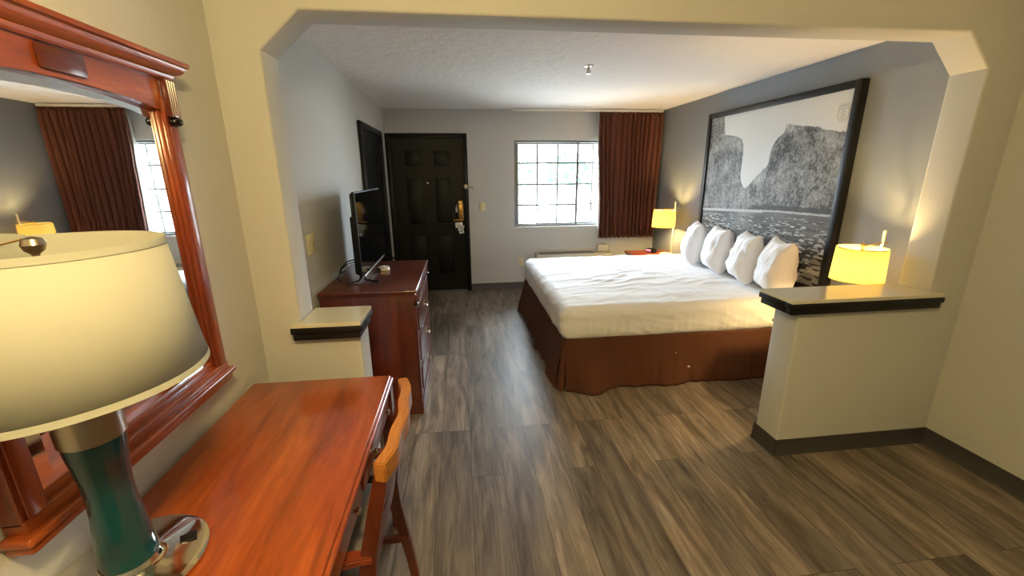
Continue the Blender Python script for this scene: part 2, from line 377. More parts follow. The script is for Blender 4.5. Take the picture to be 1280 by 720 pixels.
def casing(parent, w, h, ww=.058, d=.018, stop=.14, y0=-.03):
    bm = B()
    for (xa, xb, za, zb) in ((-w/2-ww, -w/2, 0, h+ww), (w/2, w/2+ww, 0, h+ww), (-w/2, w/2, h, h+ww)):
        bx(bm, (xa, xb), (y0-d, y0), (za, zb), .004)
        cx = .35
        xa2, xb2, za2, zb2 = xa+.012 if zb-za > .2 else xa, xb-.012 if zb-za > .2 else xb, za, zb-.012
        bx(bm, (xa2, xb2), (y0-d-.006, y0-d+.002), (za2, zb2), .003)
    return obj('door_casing', bm, M['black'], parent)
def jamb(parent, w, h, y0, y1, t=.02):
    bm = B()
    for (xa, xb, za, zb) in ((-w/2-.0005, -w/2+t*.0+.004, 0, h), (w/2-.004, w/2+.0005, 0, h), (-w/2, w/2, h-.004, h+.0005)):
        bx(bm, (xa, xb), (y0, y1), (za, zb))
    return obj('door_jamb', bm, M['black'], parent)
dw, dh = DX1-DX0, DZ
dcx = (DX0+DX1)/2
d1 = panel_door('door_1', dw, dh, dcx, D+.045, 0,
    ([(-.295, -.085), (.075, .285)], [(.26, .80), (.965, 1.575), (1.73, 1.93)]), gap=.005)
casing(d1, dw, dh, y0=-.045)
jamb(d1, dw, dh, -.045, .105)
bm = B(); bx(bm, (-dw/2, dw/2), (-.06, .09), (0, .012), .003); obj('threshold', bm, M['alu'], d1)
# lock: brass plate, black reader edge, lever
def L1(x, y, z): return (x-dcx, y-(D+.045), z)
bm = B(); bx(bm, (-.045-dcx, .028-dcx), (-.030, 0), (1.0, 1.275), .008); lk = obj('lock_plate', bm, M['brass'], d1); lk['label'] = 'brass lock plate'
bm = B(); bx(bm, (-.075-dcx, -.047-dcx), (-.022, 0), (1.06, 1.24), .004); obj('key_reader', bm, M['blackgloss'], lk)
bm = B(); bx(bm, (-.078-dcx, -.055-dcx), (-.028, -.0225), (1.12, 1.19), .002); obj('reader_window', bm, M['white'], lk)
bm = B(); tube(bm, [L1(0, D+.04, 1.02), L1(0, D-.03, 1.02), L1(-.02, D-.045, 1.02), L1(-.115, D-.045, 1.018)], [.014, .012, .011, .009], 10); obj('lever_handle', bm, M['brass'], lk)
bm = B(); tube(bm, [L1(-.012, D+.045, 1.235), L1(-.012, D-.002, 1.235)], .014, 12); obj('deadbolt_knob', bm, M['nickel'], lk)
bm = B(); lathe(bm, [(.012, 0), (.012, .01), (.006, .014)], n=16); bmesh.ops.rotate(bm, verts=bm.verts[:], matrix=Matrix.Rotation(PI/2, 3, 'X')); bmesh.ops.translate(bm, verts=bm.verts[:], vec=L1(-.437, D+.045, 1.515)); obj('peephole', bm, M['white'], d1)
bm = B(); tube(bm, [L1(.04, D-.015, 1.46), L1(.10, D-.035, 1.46), L1(.165, D-.035, 1.455)], .006, 8); bx(bm, (.055-dcx, .10-dcx), (-.078, -.07), (1.43, 1.49), .002)
bx(bm, (.150-dcx, .175-dcx), (-.092, -.068), (1.44, 1.47), .004); obj('security_latch', bm, M['nickel'], d1)
for hz in (.25, 1.05, 1.82):
    bm = B(); tube(bm, [(-dw/2+.006, -.012, hz-.045), (-dw/2+.006, -.012, hz+.045)], .008, 8); obj('hinge', bm, M['blackmatte'], d1)
# paper door hangers on the lever
t = tag(empty('door_hanger', (-.03, D-.02, .86)), 'crumpled white and clear door hanger under the brass lock of the black front door', 'door hanger')
def card(cx, cz, w_, h_, yo, rot):
    bm = B(); nx = 6
    def f(u, v):
        a, b_ = (u-.5)*w_, (v-.5)*h_
        return Vector((cx+a*math.cos(rot)-b_*math.sin(rot), yo-.006*math.sin(u*7+v*4), cz+a*math.sin(rot)+b_*math.cos(rot)))
    grid(bm, nx, 8, f); return bm
for q, (cx_, cz_, ww_, hh_, yo_, rr_) in enumerate(((-.01, .09, .10, .07, -.012, .1), (.015, .045, .08, .09, -.019, -.25), (.02, .0, .07, .06, .001, .15))):
    o = obj('paper_card', card(cx_, cz_, ww_, hh_, yo_, rr_), M['white'] if q != 1 else mat('clear_film', lin(190, 192, 188), .15, spec=.7), t)
    s = o.modifiers.new('thick', 'SOLIDIFY'); s.thickness = .0012
# connecting door in the left wall (surface-mounted frame, door slightly recessed)
d2 = empty('door_2', (XL+.012, 4.925, 0), PI/2); d2['kind'] = 'structure'
bm = B(); w2, h2 = 1.0, 2.06
bx(bm, (-w2/2, w2/2), (-.006, .0115), (.01, h2), 0); obj('door_slab', bm, M['black'], d2)
for c in ((-.36, -.07), (.07, .36)):
    for r in ((.26, .80), (.965, 1.575), (1.73, 1.93)):
        bm = B(); bx(bm, c, (-.012, -.0055), r, .004); obj('door_panel', bm, M['black'], d2)
bm = B()
for (xa, xb, za, zb) in ((-w2/2-.066, -w2/2, 0, h2+.066), (w2/2, w2/2+.066, 0, h2+.066), (-w2/2, w2/2, h2, h2+.066)):
    bx(bm, (xa, xb), (-.022, .0115), (za, zb), .005); bx(bm, (xa+.018 if zb-za > .5 else xa, xb-.018 if zb-za > .5 else xb), (-.028, -.02), (za, zb-.018), .003)
obj('door_casing', bm, M['black'], d2)
bm = B(); lathe(bm, [(.012, 0), (.012, .02), (.026, .035), (.026, .05), (.012, .06)], n=16); bmesh.ops.rotate(bm, verts=bm.verts[:], matrix=Matrix.Rotation(PI/2, 3, 'X')); bmesh.ops.translate(bm, verts=bm.verts[:], vec=(-.43, -.006, 1.0)); obj('door_knob', bm, M['nickel'], d2)
for hz in (.25, 1.05, 1.65):
    bm = B(); tube(bm, [(w2/2-.004, -.012, hz-.045), (w2/2-.004, -.012, hz+.045)], .007, 8); obj('hinge', bm, M['blackmatte'], d2)

# ------------------------------------------------------------------ window
wt = empty('window_1', (1.55, D+.06, WZ0)); wt['kind'] = 'structure'
def W(x): return x-1.55
wcx = 1.635
bm = B()
for (x, z) in (((WX0, WX0+.028), (WZ0, WZ1)), ((WX1-.028, WX1), (WZ0, WZ1)), ((WX0+.028, WX1-.028), (WZ0, WZ0+.028)), ((WX0+.028, WX1-.028), (WZ1-.028, WZ1))):
    bx(bm, (W(x[0]), W(x[1])), (-.01, .06), (z[0]-WZ0, z[1]-WZ0), .002)
obj('window_frame', bm, M['alu'], wt)
def sash(x0, x1, n, y):
    z0, z1 = .03, WZ1-WZ0-.03
    bm = B()
    for (x, z) in (((x0, x0+.034), (z0, z1)), ((x1-.034, x1), (z0, z1)), ((x0+.022, x1-.022), (z0, z0+.02)), ((x0+.022, x1-.022), (z1-.02, z1))):
        bx(bm, (W(x[0]), W(x[1])), (y-.012, y+.012), z, .002)
    s = obj('sash', bm, M['alu'], wt)
    for i in range(1, n):
        bm = B(); xx = x0+.01+(x1-x0-.02)*i/n; bx(bm, (W(xx-.011), W(xx+.011)), (y-.006, y+.006), (z0+.02, z1-.02)); obj('muntin', bm, M['alu'], s)
    for zz in (1.763, 1.478, 1.196):
        bm = B(); bx(bm, (W(x0+.02), W(x1-.02)), (y-.0065, y+.0065), (zz-WZ0-.011, zz-WZ0+.011)); obj('muntin', bm, M['alu'], s)
    bm = B(); bx(bm, (W(x0+.02), W(x1-.02)), (y-.001, y+.001), (z0+.018, z1-.018)); obj('pane', bm, M['glass'], s)
sash(WX0+.028, wcx+.015, 3, .012)
sash(wcx-.012, WX1-.028, 3, .040)
bm = B(); bx(bm, (W(WX0-.004), W(WX1+.004)), (-.066, -.012), (-.004, .006), .003); obj('window_sill', bm, M['white'], wt)

# outside: ground, a pale building, a tree and shrubs, all washed out by daylight
tag(struct('ground_outside', bx(B(), (-14, 18), (6.1, 40), (-.35, -.2)), mat('pale_paving', lin(170, 168, 162), .9)), kind='structure')
def building():
    t = tag(empty('building', (4.5, 22, -.2)), 'pale building far outside the window, washed out by daylight', 'building')
    bm = B(); bx(bm, (-8, 8), (0, 5), (0, 2.6)); obj('wall', bm, mat('white_stucco', lin(165, 164, 160), .9), t)
    bm = B(); prism(bm, [(-.6, 2.6), (5.6, 2.6), (5.6, 2.75), (2.5, 3.6), (-.6, 2.75)], 'x', -8.5, 8.5); obj('roof', bm, mat('grey_shingle', lin(150, 146, 142), .9), t)
building()
def tree(x, y, z, r, h, label, n=420):
    t = tag(empty('tree', (x, y, -.2)), label, 'tree')
    bm = B(); tube(bm, [(0, 0, 0), (.05, 0, h*.35), (0, .05, h*.7)], [.14, .1, .05], 8)
    for a in range(4): tube(bm, [(.02, 0, h*.45), (math.cos(a*1.6)*r*.6, math.sin(a*1.6)*r*.6, h*.75)], [.05, .02], 6)
    obj('trunk', bm, mat('grey_bark', lin(110, 100, 90), .9), t)
    bm = B(); rr = random.Random(int(x*10))
    for i in range(n):
        while True:
            p = Vector((rr.uniform(-1, 1), rr.uniform(-1, 1), rr.uniform(-1, 1)))
            if p.length < 1 and noise.noise(p*2.3+Vector((x, 0, 0))) > -.12: break
        p = Vector((p.x*r, p.y*r, p.z*r*.6+h*.75)); s = rr.uniform(.06, .13)
        a = Vector((rr.uniform(-1, 1), rr.uniform(-1, 1), rr.uniform(-1, 1))).normalized(); b_ = a.orthogonal().normalized(); c_ = a.cross(b_)
        bm.faces.new([bm.verts.new(p+b_*s), bm.verts.new(p+c_*s*.6), bm.verts.new(p-b_*s), bm.verts.new(p-c_*s*.6)])
    obj('foliage', bm, mat('tree_leaves', lin(60, 98, 78), .8), t, smooth=0)
tree(4.1, 15.5, 0, 1.1, 2.5, 'blue-green tree outside, seen through the left sash of the window', 520)
tree(1.9, 14, 0, .7, 2.4, 'small sparse tree outside at the left of the window view', 130)

# ------------------------------------------------------------------ curtain + track
t = tag(empty('curtain_track', (1.72, 5.76, 2.415)), 'thin white curtain track above the window, running along the ceiling', 'curtain track')
bm = B(); bx(bm, (.70-1.72, 2.74-1.72), (-.014, .014), (-.012, .016), .003); obj('rail', bm, M['white'], t)
for xx in (.80, 1.75, 2.68):
    bm = B(); bx(bm, (xx-1.72-.012, xx-1.72+.012), (.012, .12), (-.004, .012), .002); obj('bracket', bm, M['white'], t)
t = tag(empty('curtain', (2.28, 5.77, .73)), 'rust brown pleated curtain gathered at the right of the window', 'curtain')
NP = 13
def cur(u, v, off=0):
    x0 = 1.865+.05*smoothstep(.9, 0, v); x1 = 2.735-.02*(1-v)
    ph = u*NP*2*PI+1.5*math.sin(u*9)+.25*math.sin(v*5+u*20)
    amp = (.042+.016*(1-v))*(1-.35*smoothstep(.9, 1, v))
    x = x0+(x1-x0)*u+.006*math.sin(ph*2)+.008*math.sin(v*4+u*11)
    y = 5.755+amp*(abs(math.sin(ph/2))**.8*2-1)+.010*math.sin(u*31+v*3)+off
    return Vector((x-2.28, y-5.77, .735+(2.398-.735)*v-.73+.006*math.sin(ph)*(1-v)))
bm = B(); grid(bm, 460, 36, lambda u, v: cur(u, v)); o = obj('drape', bm, M['curtain'], t, smooth=80)
s = o.modifiers.new('s', 'SOLIDIFY'); s.thickness = .003
bm = B(); grid(bm, 200, 12, lambda u, v: cur(u, v, .055)*1.0 + Vector((0, .0, -.022*(1-v)))); o = obj('lining', bm, M['liner'], t, smooth=80)
s = o.modifiers.new('s', 'SOLIDIFY'); s.thickness = .002

# ------------------------------------------------------------------ wall plates, sprinkler, wall unit
def plate(name, loc, rz, w_, h_, label, kind):
    t = tag(empty(name, loc, rz), label, kind)
    bm = B(); bx(bm, (-w_/2, w_/2), (-.007, 0), (-h_/2, h_/2), .003); obj('cover_plate', bm, M['ivory'], t)
    if kind == 'light switch':
        bm = B(); bx(bm, (-.006, .006), (-.018, -.006), (-.010, .012), .002); obj('toggle', bm, M['ivory'], t)
    elif kind == 'outlet':
        for dz in (-.022, .022):
            bm = B(); lathe(bm, [(.016, 0), (.016, .003)], n=20); bmesh.ops.rotate(bm, verts=bm.verts[:], matrix=Matrix.Rotation(PI/2, 3, 'X')); bmesh.ops.translate(bm, verts=bm.verts[:], vec=(0, -.0065, dz)); s_ = obj('socket', bm, M['ivory'], t)
            for sx in (-.006, .006):
                bm = B(); bx(bm, (sx-.0012, sx+.0012), (-.0102, -.009), (dz-.004, dz+.006)); obj('slot', bm, M['blackmatte'], s_)
    else:
        for sx in (-w_/4, w_/4):
            bm = B(); lathe(bm, [(.004, 0), (.004, .002)], n=12); bmesh.ops.rotate(bm, verts=bm.verts[:], matrix=Matrix.Rotation(PI/2, 3, 'X')); bmesh.ops.translate(bm, verts=bm.verts[:], vec=(sx, -.0065, 0)); obj('screw', bm, M['grey'], t)
plate('light_switch', (.29, D, 1.19), 0, .075, .12, 'ivory light switch on the back wall beside the black front door', 'light switch')
plate('wall_outlet', (.823, D, .40), 0, .075, .12, 'ivory wall outlet low on the back wall below the window', 'outlet')
plate('blank_plate', (XL, 2.735, 1.216), PI/2, .13, .125, 'ivory blank cover plate on the left wall behind the television', 'wall plate')
t = tag(empty('fire_sprinkler', (1.037, 3.533, H)), 'small metal fire sprinkler hanging from the textured ceiling', 'sprinkler')
bm = B(); lathe(bm, [(.036, 0), (.034, -.006), (.012, -.010)], n=24); obj('escutcheon', bm, M['nickel'], t)
bm = B(); lathe(bm, [(.009, -.009), (.009, -.03), (.005, -.032), (.005, -.055)], n=14); obj('nozzle', bm, M['nickel'], t)
for sx in (-1, 1):
    bm = B(); tube(bm, [(sx*.009, 0, -.028), (sx*.016, 0, -.04), (sx*.004, 0, -.056)], .0025, 6); obj('yoke_arm', bm, M['nickel'], t)
bm = B(); lathe(bm, [(.018, -.060), (.018, -.056)], n=18); obj('deflector', bm, M['nickel'], t)
# packaged heater / air conditioner
t = tag(empty('air_conditioner', (1.55, D-.11, .09)), 'putty grey wall heater and air conditioner under the window, behind the bed', 'air conditioner')
bm = B(); bx(bm, (-.53, .36), (-.11, .105), (0, .44), .012); obj('casing', bm, M['putty'], t)
bm = B()
for k in range(9): bx(bm, (-.48, .32), (-.085+k*.018, -.078+k*.018), (.44, .448), .001)
g = obj('air_grille', bm, M['grey'], t)
bm = B(); bx(bm, (-.50, .34), (.085, .104), (.44, .475), .004); obj('back_rail', bm, M['putty'], t)
bm = B(); bx(bm, (.37, .575), (-.09, .105), (0, .43), .008); bx(bm, (.385, .57), (.05, .104), (.43, .535), .02, 3); obj('control_box', bm, M['putty'], t)
bm = B(); tube(bm, [(.40+.17*k/10, .10-.02*math.sin(k/10*PI), .50+.06*math.sin(k/10*PI)-.10*(k/10)**3) for k in range(11)]+[(.60, .09, .34), (.61, .09, .1), (.62, .09, -.07)], .005, 8); obj('power_cord', bm, M['grey'], t)

# ------------------------------------------------------------------ dresser
def dresser():
    x0, x1, y0, y1, zt = -.925, -.335, 2.695, 3.665, .905
    cx, cy = (x0+x1)/2, (y0+y1)/2
    t = tag(empty('dresser', (cx, cy, 0)), 'dark cherry wooden dresser with three drawers under the television', 'dresser')
    X = lambda a: a-cx; Y = lambda a: a-cy
    bm = B(); bx(bm, (X(x0), X(x1)-.0), (Y(y0), Y(y1)), (.09, .87), .003); obj('body', bm, M['dark_z'], t)
    bm = B(); bx(bm, (X(x0)-.005, X(x1)+.025), (Y(y0)-.022, Y(y1)+.022), (.882, zt), .008, 3); bx(bm, (X(x0), X(x1)+.012), (Y(y0)-.010, Y(y1)+.010), (.866, .884), .005); obj('top', bm, M['dark_y'], t)
    bm = B(); bx(bm, (X(x0)-.003, X(x1)+.02), (Y(y0)-.018, Y(y1)+.018), (0, .095), .006); bx(bm, (X(x0), X(x1)+.01), (Y(y0)-.009, Y(y1)+.009), (.093, .115), .006); obj('plinth', bm, M['dark_y'], t)
    for ya in (y0, y1-.055):
        bm = B(); bx(bm, (X(x1)-.001, X(x1)+.012), (Y(ya), Y(ya+.055)), (.115, .79), .003); obj('pilaster', bm, M['dark_z'], t)
        bm = B(); bx(bm, (X(x1)-.001, X(x1)+.02), (Y(ya)-.001, Y(ya+.056)), (.81, .868), .002)
        for k in range(4): tube(bm, [(X(x1)+.02, Y(ya+.011+k*.011), .815), (X(x1)+.02, Y(ya+.011+k*.011), .862)], .003, 6)
        blk = obj('fluted_block', bm, M['dark_z'], t)
        bm = B(); bmesh.ops.create_uvsphere(bm, u_segments=16, v_segments=10, radius=1); bmesh.ops.scale(bm, verts=bm.verts[:], vec=(.016, .026, .014)); bmesh.ops.translate(bm, verts=bm.verts[:], vec=(X(x1)+.014, Y(ya+.028), .797)); obj('ornament', bm, M['blackgloss'], blk)
    bm = B(); bx(bm, (X(x1)-.001, X(x1)+.012), (Y(y0)+.06, Y(y1)-.06), (.785, .866), .004); bx(bm, (X(x1)+.011, X(x1)+.016), (Y(y0)+.075, Y(y1)-.075), (.798, .854), .003); obj('frieze', bm, M['dark_y'], t)
    for z0 in (.12, .345, .568):
        z1 = z0+.21
        bm = B(); bx(bm, (X(x1)-.001, X(x1)+.012), (Y(y0)+.06, Y(y1)-.06), (z0, z1), .004); bx(bm, (X(x1)+.011, X(x1)+.020), (Y(y0)+.078, Y(y1)-.078), (z0+.02, z1-.02), .006)
        d = obj('drawer', bm, M['dark_y'], t)
        zc = (z0+z1)/2-.01
        for yc in (cy,):
            bm = B(); xf = X(x1)+.019; yy = Y(yc)
            bx(bm, (xf, xf+.003), (yy-.055, yy+.055), (zc-.012, zc+.022), .001)
            tube(bm, [(xf+.003, yy-.042, zc+.008), (xf+.020, yy-.042, zc+.004), (xf+.022, yy-.035, zc-.018), (xf+.022, yy+.035, zc-.018), (xf+.020, yy+.042, zc+.004), (xf+.003, yy+.042, zc+.008)], .0035, 8)
            obj('handle', bm, M['nickel'], d)
    return t
dresser()
# ------------------------------------------------------------------ television
def tv():
    t = tag(empty('television', (-.70, 3.34, .906)), 'black flat-screen television standing on the dresser, seen nearly edge-on', 'television')
    hw, z0, z1 = .44, .035, .615
    bm = B(); bx(bm, (-.012, .010), (-hw, hw), (z0, z1), .004); obj('bezel', bm, M['blackmatte'], t)
    bm = B(); bx(bm, (.0098, .0115), (-hw+.008, hw-.008), (z0+.016, z1-.008)); obj('screen', bm, M['screen'], t)
    bm = B(); bx(bm, (-.045, -.0115), (-hw+.03, hw-.03), (z0+.02, z0+.42), .012); bx(bm, (-.026, -.0115), (-hw+.01, hw-.01), (z0+.02, z1-.01), .008); obj('back_cover', bm, M['blackmatte'], t)
    bm = B(); bx(bm, (.009, .012), (-hw, hw), (z0, z0+.006), .001); obj('lower_edge_highlight', bm, M['nickel'], t)  # bright nickel strip stands in for the highlight along the lower bezel edge
    for yy in (-.40, .40):
        bm = B()
        s = 1 if yy > 0 else -1
        for (dx, dy) in ((.115, .03*s), (-.10, .05*s)):
            bar(bm, [(0, yy, .045), (dx*.25, yy+dy*.3, .018), (dx, yy+dy, .005)], [.03, .026, .02], [.014, .012, .009], side=(0, 1, 0))
        obj('foot', bm, M['blackgloss'], t)
tv()
# cable hanging behind the television
bm = B(); tube(bm, [(-.752, 3.15, 1.02), (-.78, 3.17, 1.03), (-.86, 3.2, 1.005), (-.905, 3.17, .96), (-.912, 3.14, .922), (-.90, 3.05, .912), (-.86, 2.98, .910)], .0045, 8)
o = obj('power_cable', bm, M['blackmatte'], None); tag(o, 'black cable looping from the back of the television to the dresser top', 'cable')
bm = B(); tube(bm, [(-.752, 3.25, .985), (-.80, 3.24, 1.0), (-.88, 3.25, .975), (-.915, 3.22, .945), (-.917, 3.2, .918), (-.91, 3.3, .912)], .004, 8)
o = obj('antenna_cable', bm, M['blackmatte'], None); tag(o, 'second black cable behind the television, nearer the front door', 'cable')
# small white and black gadget
t = tag(empty('dresser_gadget', (-.62, 3.31, .906), .35), 'small white-rimmed black gadget lying on the dresser by the television screen', 'gadget')
bm = B(); lathe(bm, [(.001, 0), (.052, 0), (.058, .012), (.052, .026), (.03, .032), (.001, .033)], n=28, sx=.75, capb=False, capt=False); obj('shell', bm, M['white'], t)
bm = B(); bx(bm, (-.052, -.01), (-.038, .030), (.004, .024), .008, 3); obj('front_panel', bm, M['blackmatte'], t)

# ------------------------------------------------------------------ bed
BX0, BX1, BY0, BY1 = .715, 2.72, 2.885, 4.87
t = tag(empty('bed', ((BX0+BX1)/2, (BY0+BY1)/2, 0)), 'large bed with a fitted white sheet, rust brown skirt and four upright pillows', 'bed')
bcx, bcy = t.location.x, t.location.y
def rbox(bm, x, y, z, r, res, disp):
    """box with rounded edges and surface displacement"""
    (x0, x1), (y0, y1), (z0, z1) = x, y, z
    c = Vector(((x0+x1)/2, (y0+y1)/2, (z0+z1)/2)); h = Vector(((x1-x0)/2, (y1-y0)/2, (z1-z0)/2))
    nx, ny, nz = [max(4, int(2*k/res)) for k in h]
    faces = []
    def mp(p):
        core = Vector((max(-h.x+r, min(h.x-r, p.x)), max(-h.y+r, min(h.y-r, p.y)), max(-h.z+min(r, h.z), min(h.z-min(r, h.z), p.z))))
        d = p-core
        if d.length < 1e-9: return p+c, Vector((0, 0, 1))
        n = d.normalized(); return core+n*r+c, n
    def face(fn, a, b):
        V = [[None]*(b+1) for _ in range(a+1)]
        for i in range(a+1):
            for j in range(b+1):
                q, n = mp(fn(i/a*2-1, j/b*2-1)); q = q+n*disp(q, n); V[i][j] = bm.verts.new(q)
        for i in range(a):
            for j in range(b): bm.faces.new((V[i][j], V[i+1][j], V[i+1][j+1], V[i][j+1]))
    face(lambda u, v: Vector((u*h.x, v*h.y, h.z)), nx, ny); face(lambda u, v: Vector((u*h.x, v*h.y, -h.z)), nx, ny)
    face(lambda u, v: Vector((u*h.x, h.y, v*h.z)), nx, nz); face(lambda u, v: Vector((u*h.x, -h.y, v*h.z)), nx, nz)
    face(lambda u, v: Vector((h.x, u*h.y, v*h.z)), ny, nz); face(lambda u, v: Vector((-h.x, u*h.y, v*h.z)), ny, nz)
    bmesh.ops.remove_doubles(bm, verts=bm.verts[:], dist=.0006)
    return bm
def sheet_disp(q, n):
    side = 1-abs(n.z)
    w_ = noise.noise(Vector((q.x*3.1, q.y*6.5, q.z*3)))*.007*abs(n.z)
    # long soft creases across the top
    k = noise.noise(Vector((q.x*2.2+q.y*1.2, q.y*9-q.x*3, 1.7)))
    w_ += abs(n.z)*(.012*max(0, .22-abs(k))/.22*(.3+.7*max(0, noise.noise(Vector((q.x*1.5, q.y*1.5, 4))))*2))
    a = q.x if abs(n.y) > abs(n.x) else q.y
    lo = smoothstep(.60, .40, q.z)
    w_ += side*(.010*noise.noise(Vector((a*7, q.z*5-a*3, 3)))+.006*max(0, .2-abs(noise.noise(Vector((a*3+q.z*4, q.z*14+a*3, 9)))))/.2+.011*lo*noise.noise(Vector((a*26, q.z*3+a*2, 8))))
    # fold line across the sheet
    w_ += .004*math.exp(-((q.x-1.98-.12*(q.y-3.8)*.3)/.012)**2)*abs(n.z)
    w_ += .004*math.exp(-((q.x-2.02)/.010)**2)*side
    return w_
bm = B(); rbox(bm, (BX0-bcx, BX1-bcx), (BY0-bcy, BY1-bcy), (.385, .66), .085, .014, lambda q, n: sheet_disp(q+Vector((bcx, bcy, 0)), n))
obj('sheet', bm, M['sheet'], t, smooth=80)
bm = B(); bx(bm, (BX0+.05-bcx, BX1-bcx), (BY0+.04-bcy, BY1-.04-bcy), (.12, .40), .02); obj('box_spring', bm, M['liner'], t)
bm = B()
for (xx, yy) in ((BX0+.12, BY0+.12), (BX0+.12, BY1-.12), (BX1-.12, BY0+.12), (BX1-.12, BY1-.12)): pass
for (xx, yy) in ((BX0+.15, BY0+.15), (BX0+.15, BY1-.15), (BX1-.15, BY0+.15), (BX1-.15, BY1-.15)):
    bm = B(); lathe(bm, [(.025, 0), (.03, .01), (.03, .125)], (xx-bcx, yy-bcy, 0), 12); obj('leg', bm, M['blackmatte'], t)
# skirt: three drops, split at the foot corners
def skirt(fn_path, nu, name):
    bm = B()
    def f(u, v):
        p, n = fn_path(u)
        fl = (1-v)
        wv = .014*math.sin(u*19)+.030*noise.noise(Vector((u*11, 2.3, v*1.2)))+.016*noise.noise(Vector((u*34, 5.1, v*2)))
        off = fl*(.055+.9*wv)+fl*.075*corner(u)
        q = p+n*off; zz = .004+.41*v
        return Vector((q.x-bcx, q.y-bcy, zz))
    corner = fn_path.corner
    grid(bm, nu, 22, f); o = obj(name, bm, M['skirt'], t, smooth=80)
    s = o.modifiers.new('s', 'SOLIDIFY'); s.thickness = .004; s.offset = -1
    return o
class Path:
    def __init__(s, a, b, n, corner): s.a, s.b, s.n, s.corner = Vector(a), Vector(b), Vector(n), corner
    def __call__(s, u): return s.a.lerp(s.b, u), s.n
sk = skirt(Path((BX0+.03, BY0+.012, 0), (BX1, BY0+.012, 0), (0, -1, 0), lambda u: .95*math.exp(-((u-.10)/.055)**2)), 150, 'bed_skirt')
skirt(Path((BX0+.012, BY0+.03, 0), (BX0+.012, BY1-.02, 0), (-1, 0, 0), lambda u: .35*math.exp(-((u-.97)/.06)**2)), 120, 'bed_skirt')
skirt(Path((BX0+.03, BY1-.012, 0), (BX1, BY1-.012, 0), (0, 1, 0), lambda u: .2*math.exp(-((u-.06)/.05)**2)), 80, 'bed_skirt')
# inner corner pleats
bm = B(); tube(bm, [(BX0+.035-bcx, BY0+.03-bcy, .40), (BX0-.005-bcx, BY0-.005-bcy, .01)], [.02, .035], 8); obj('corner_pleat', bm, M['skirt'], t, smooth=80)
# two small light marks on the skirt
for (xx, zz, rr) in ((1.737, .145, .010), (1.63, .262, .005)):
    bm = B(); yy = BY0+.012-(1-(zz-.004)/.41)*.062-.006
    lathe(bm, [(rr, 0), (rr*.8, .003)], n=9, sy=.7); bmesh.ops.rotate(bm, verts=bm.verts[:], matrix=Matrix.Rotation(PI/2, 3, 'X')); bmesh.ops.translate(bm, verts=bm.verts[:], vec=(xx-bcx, yy-bcy, zz))
    o = obj('lint_spot', bm, M['white'], sk); o['label'] = 'small white lint spot'
# headboard
t = tag(empty('headboard', (2.765, 3.9, 0)), 'low dark cherry headboard against the grey wall behind the pillows', 'headboard')
bm = B(); bx(bm, (-.022, .0), (-.97, .97), (.30, .65), .006); obj('board', bm, M['dark_y'], t)
bm = B(); bx(bm, (-.03, .002), (-.99, .99), (.64, .68), .008, 3); obj('top_rail', bm, M['dark_y'], t)
for yy in (-.93, .93):
    bm = B(); bx(bm, (-.026, .002), (yy-.03, yy+.03), (0, .645), .004); obj('leg', bm, M['dark_z'], t)

# pillows: stood on edge in pillowcases
def pillow_mesh(seed, w_=.37, h_=.44, th=.235):
    bm = B(); n = 34
    def surf(sgn):
        V = []
        for i in range(n+1):
            row = []
            for j in range(n+1):
                u, v = i/n*2-1, j/n*2-1
                ed = max(0, (1-abs(u)**2.6))**.45*max(0, (1-abs(v)**3))**.48
                pin = 1-.10*(1-abs(v)**2)*abs(u)**3; pinv = 1-.13*(1-abs(u)**1.5)*abs(v)**3
                sagw = 1+.06*(1-v)/2
                x = u*w_/2*pin*sagw; z = (v*h_/2)*pinv
                cr = noise.noise(Vector((u*1.8+seed, v*2.2, sgn*2)))*.022+noise.noise(Vector((u*4.5+seed*3, v*3.5, sgn)))*.009
                cr += .010*noise.noise(Vector((u*9+v*3, v*2.0+seed, sgn*3)))
                y = sgn*(th/2*ed*(1.06-.22*(v+.2))+cr*ed**.5)
                row.append(bm.verts.new((x, y, z+h_/2)))
            V.append(row)
        for i in range(n):
            for j in range(n): bm.faces.new((V[i][j], V[i+1][j], V[i+1][j+1], V[i][j+1]))
    surf(1); surf(-1)
    bmesh.ops.remove_doubles(bm, verts=bm.verts[:], dist=.0008)
    return bm
PL = [(2.50, 3.06, -.32, 0.12, 'pillow nearest the lit lamp on the ledge side, its right flank glowing yellow', 1.0),
      (2.50, 3.45, -.34, 0.14, 'third pillow from the window, with two peaked corners on top', 1.0),
      (2.50, 3.87, -.26, 0.12, 'second pillow from the window, notched between two corners', 1.0),
      (2.50, 4.30, -.42, 0.12, 'pillow nearest the window, beside the far nightstand', 1.0)]
for i, (x, y, rz, lean, lab, s) in enumerate(PL):
    bm = pillow_mesh(i*7.3+1)
    o = obj('pillow', bm, M['pillow'], None, smooth=80); o.location = (x, y, .652)
    o.rotation_euler = (0, 0, 0)
    # local y is thickness; turn so thickness points along -x, then twist towards the viewer and lean to the wall
    R_ = Matrix.Rotation(PI/2+rz, 4, 'Z') @ Matrix.Rotation(lean, 4, 'X')
    o.matrix_world = Matrix.Translation((x, y, .668)) @ R_ @ Matrix.Diagonal((s, s, s, 1))
    tag(o, lab, 'pillow', 'white pillows standing against the headboard')

